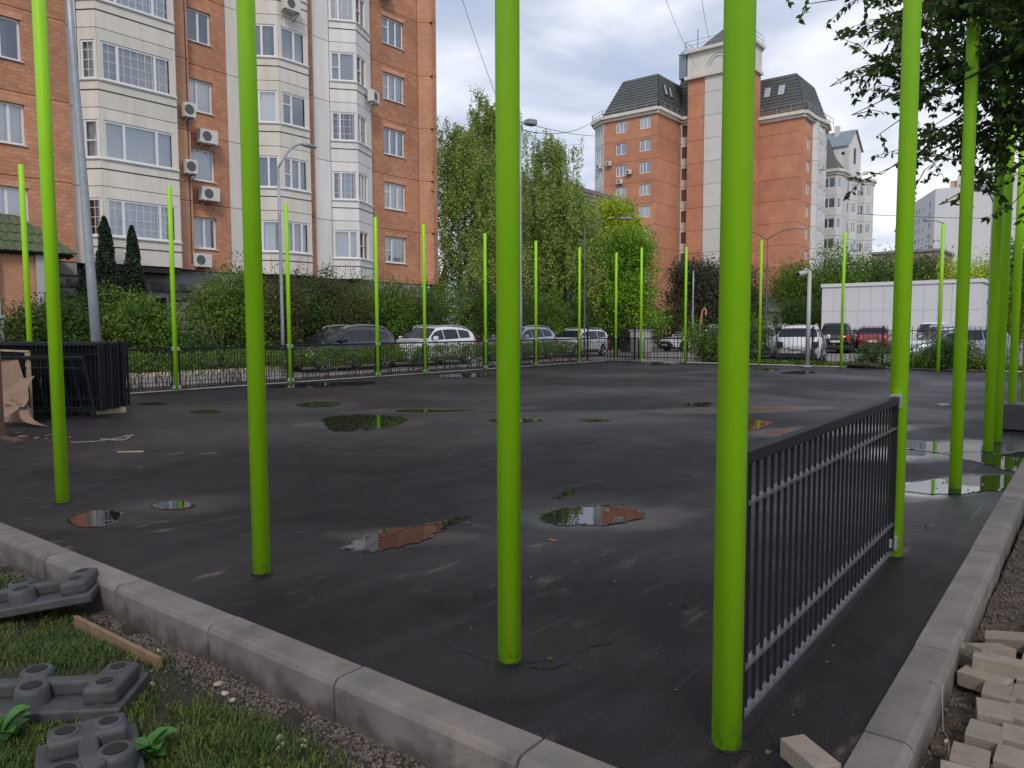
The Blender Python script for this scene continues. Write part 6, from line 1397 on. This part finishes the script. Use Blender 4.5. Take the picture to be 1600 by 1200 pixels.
# overhanging tree at the right: trunk out of the frame, limbs reaching over the court
def overhang():
    t = thing('overhanging_tree', 'leafy broad tree whose branches hang into the top right corner', 'tree', (10.2, -2.2, -.1)); o = Vector((10.2, -2.2, -.1)); r_ = random.Random(11)
    mb = MB(); mb.tube([(0, 0, 0), (-.1, .1, 1.2), (-.2, .15, 2.6), (-.35, .5, 3.4)], [.2, .16, .14, .12], 10); mb.build('trunk', BARK, t, smooth=True)
    W_ = [(8.75, 2.77, 5.05), (9.03, 2.37, 4.7), (8.98, 2.33, 3.86), (8.87, 2.51, 4.21), (9.33, 1.98, 4.7), (9.29, 1.96, 4.07), (9.53, 1.7, 4.42), (9.53, 1.61, 3.72), (9.07, 2.14, 3.16), (9.46, 1.65, 3.3), (9.74, 1.41, 4.28), (9.67, 1.36, 3.09), (9.97, 1.06, 3.72), (10.0, .91, 2.81), (9.8, 1.5, 4.9), (10.6, 1.1, 4.4)]
    T = [(w, .85, .9) for w in W_]+[((7.35, 2.45, 4.75), .95, .75), ((7.3, 2.0, 4.1), .8, .9), ((7.7, 1.75, 3.35), .55, .7), ((7.9, 1.75, 3.0), .45, .5), ((8.4, 1.35, 2.75), .5, .5), ((7.6, 1.5, 4.3), .9, 1.3), ((8.3, 1.25, 4.0), .9, 1.6), ((8.6, .95, 3.5), .8, 1.6), 
         ((8.6, 1.1, 5.0), 1.0, 1.6), ((8.0, 2.0, 5.3), 1.0, 1.3), ((9.2, .9, 4.4), .9, 1.9), ((9.0, .8, 5.9), 1.1, 1.5), ((7.4, 1.2, 5.1), .9, 1.0), ((10.5, .6, 4.9), 1.0, 1.8), ((10.8, .4, 3.6), .9, 1.9), ((12.5, .6, 4.2), 1.0, 1.5), ((10.0, 1.2, 5.2), 1.0, 1.6)]
    lb = MB(); tw = MB(); C_ = []; A_ = []
    for (q, sp, dens) in T:
        q = Vector(q)-o; st = Vector((-.3+r_.uniform(-.2, .6), .4, 3.2+r_.uniform(-.3, 1.6))); mid = st.lerp(q, .55)+Vector((r_.uniform(-.3, .3), 0, .95)); P = []
        for k in range(9):
            f = k/8; P.append(st*(1-f)**2+mid*2*f*(1-f)+q*f*f+Vector((r_.uniform(-.04, .04), r_.uniform(-.04, .04), r_.uniform(-.04, .04))))
        lb.tube(P, list(np.linspace(.035, .004, 9)), 6, caps=False)
        nt_ = int(72*dens)
        for k in range(nt_):
            f = r_.uniform(.48, 1.0) if k else 1.0; b = P[min(8, int(f*8))]; d = Vector((r_.gauss(0, 1), r_.gauss(0, 1), r_.gauss(-.25, .6))).normalized(); L = sp*r_.uniform(.25, .75)*(.5+.5*f)
            if b.z+o.z+d.z*L < 2.0: d.z = abs(d.z)*.3
            Q = [b, b+d*L*.5+Vector((0, 0, .04)), b+d*L+Vector((0, 0, -.05*L))]; tw.tube(Q, [.006, .004, .002], 4, caps=False)
            for s_ in np.arange(.2, 1.02, .055/max(L, .1)*1.15):
                c = Q[0]*(1-s_)**2+Q[1]*2*s_*(1-s_)+Q[2]*s_*s_; 
                for e in range(2 if s_ < .9 else 5):
                    dd = (d*.6+Vector((r_.gauss(0, .7), r_.gauss(0, .7), r_.gauss(-.45, .45)))).normalized(); C_.append(c+dd*.038); A_.append(dd)
    lb.build('limbs', BARK, t, smooth=True); o2 = tw.build('twigs', BARK, t); o2['kind'] = 'stuff'
    # unseen canopy added above the frame to shade the lawn and near kerbs
    cb2 = [(-10.5, 1.2, 6.6, 2.6, 2.4, 1.2), (-7.6, .2, 7.2, 2.8, 2.6, 1.5), (-5.0, -.8, 7.2, 2.6, 2.4, 1.6), (-2.5, -1.5, 6.8, 2.4, 2.2, 1.6), (-9.5, 4.0, 6.9, 2.0, 1.9, 1.0), (1.5, -.5, 6.5, 2.6, 2.0, 1.8), (-12.0, 3.5, 6.6, 1.8, 2.2, 1.1)]
    P2 = crown_points(cb2, 11000, .35, 500, .2); px_ = P2+np.array([o.x, o.y, o.z]); fw_ = px_@np.array(_f)-CAM_H*_f.z; up_ = (px_-np.array([0, 0, CAM_H]))@np.array(_u2); rt_ = (px_-np.array([0, 0, CAM_H]))@np.array(_r2)
    P2 = P2[(px_[:, 2] > 4.6)]
    place('shade_canopy', leaves_mesh('shade_canopy', P2, .10, LF_OVER, 1.8), t); lm = MB()
    for c in cb2: lm.tube([(-.3, .3, 3.2), (c[0]*.5, c[1]*.5+.2, c[2]*.85), (c[0], c[1], c[2])], [.10, .06, .02], 6, caps=False)
    lm.build('shade_canopy_limbs', BARK, t, smooth=True)
    place('crown', leaves_mesh('crown', np.array([tuple(c) for c in C_]), .042, LF_OVER, 2.0, axis=np.array([tuple(a) for a in A_])), t); return len(C_)
print('overhang leaves', overhang())
shrub('tall_bush', 'dark foliage at the right picture edge behind the row of green posts', 33, 1.0, 1.5, 3.2, LF_DARK, 8000, .06, group='bushes at the right edge', rx=1.3)
shrub('tall_bush', 'high green foliage beyond the car park at the right picture edge', 60, 3.2, 2.6, 9.0, LF_MID, 14000, .10, group='bushes at the right edge')

# ================================================================== OVERHEAD CABLES
def cable(label, a, b, sag, r=.018, n=14):
    a, b = Vector(a), Vector(b); mb = MB(); mb.tube([a.lerp(b, i/n)+Vector((0, 0, -4*sag*(i/n)*(1-i/n))) for i in range(n+1)], r, 4); tag(mb.build('overhead_cable', CABLE), label, 'cable', 'thin cables across the sky')
cable('thin cable hanging from the apartment block down behind the birches', (31.2, 30.2, 25), (39.5, 30.4, 12.5), .6)
cable('thin cable running from the birches to the roof corner of the orange building, upper one', (40, 31, 14.5), (89.0, 54.5, 30.2), 1.2, .03)
cable('thin cable running from the birches towards the orange building, lower one', (40, 31, 15.0), (88.5, 55.5, 27.2), .2, .025)
cable('left one of the two long cables rising over the tower roof', (28, 20, 30), (97.5, 45.0, 35.9), 1.5, .02)
cable('right one of the two long cables rising over the tower roof', (30, 16, 30), (95.5, 42.5, 38.6), 1.5, .02)
cable('faint cable crossing in front of the far white block', (112, 28, 17), (160, 5, 20), .5, .04)
SC.render.film_transparent = False
SC.cycles.max_bounces = 5; SC.cycles.diffuse_bounces = 3; SC.cycles.glossy_bounces = 3; SC.cycles.transmission_bounces = 3; SC.cycles.transparent_max_bounces = 8
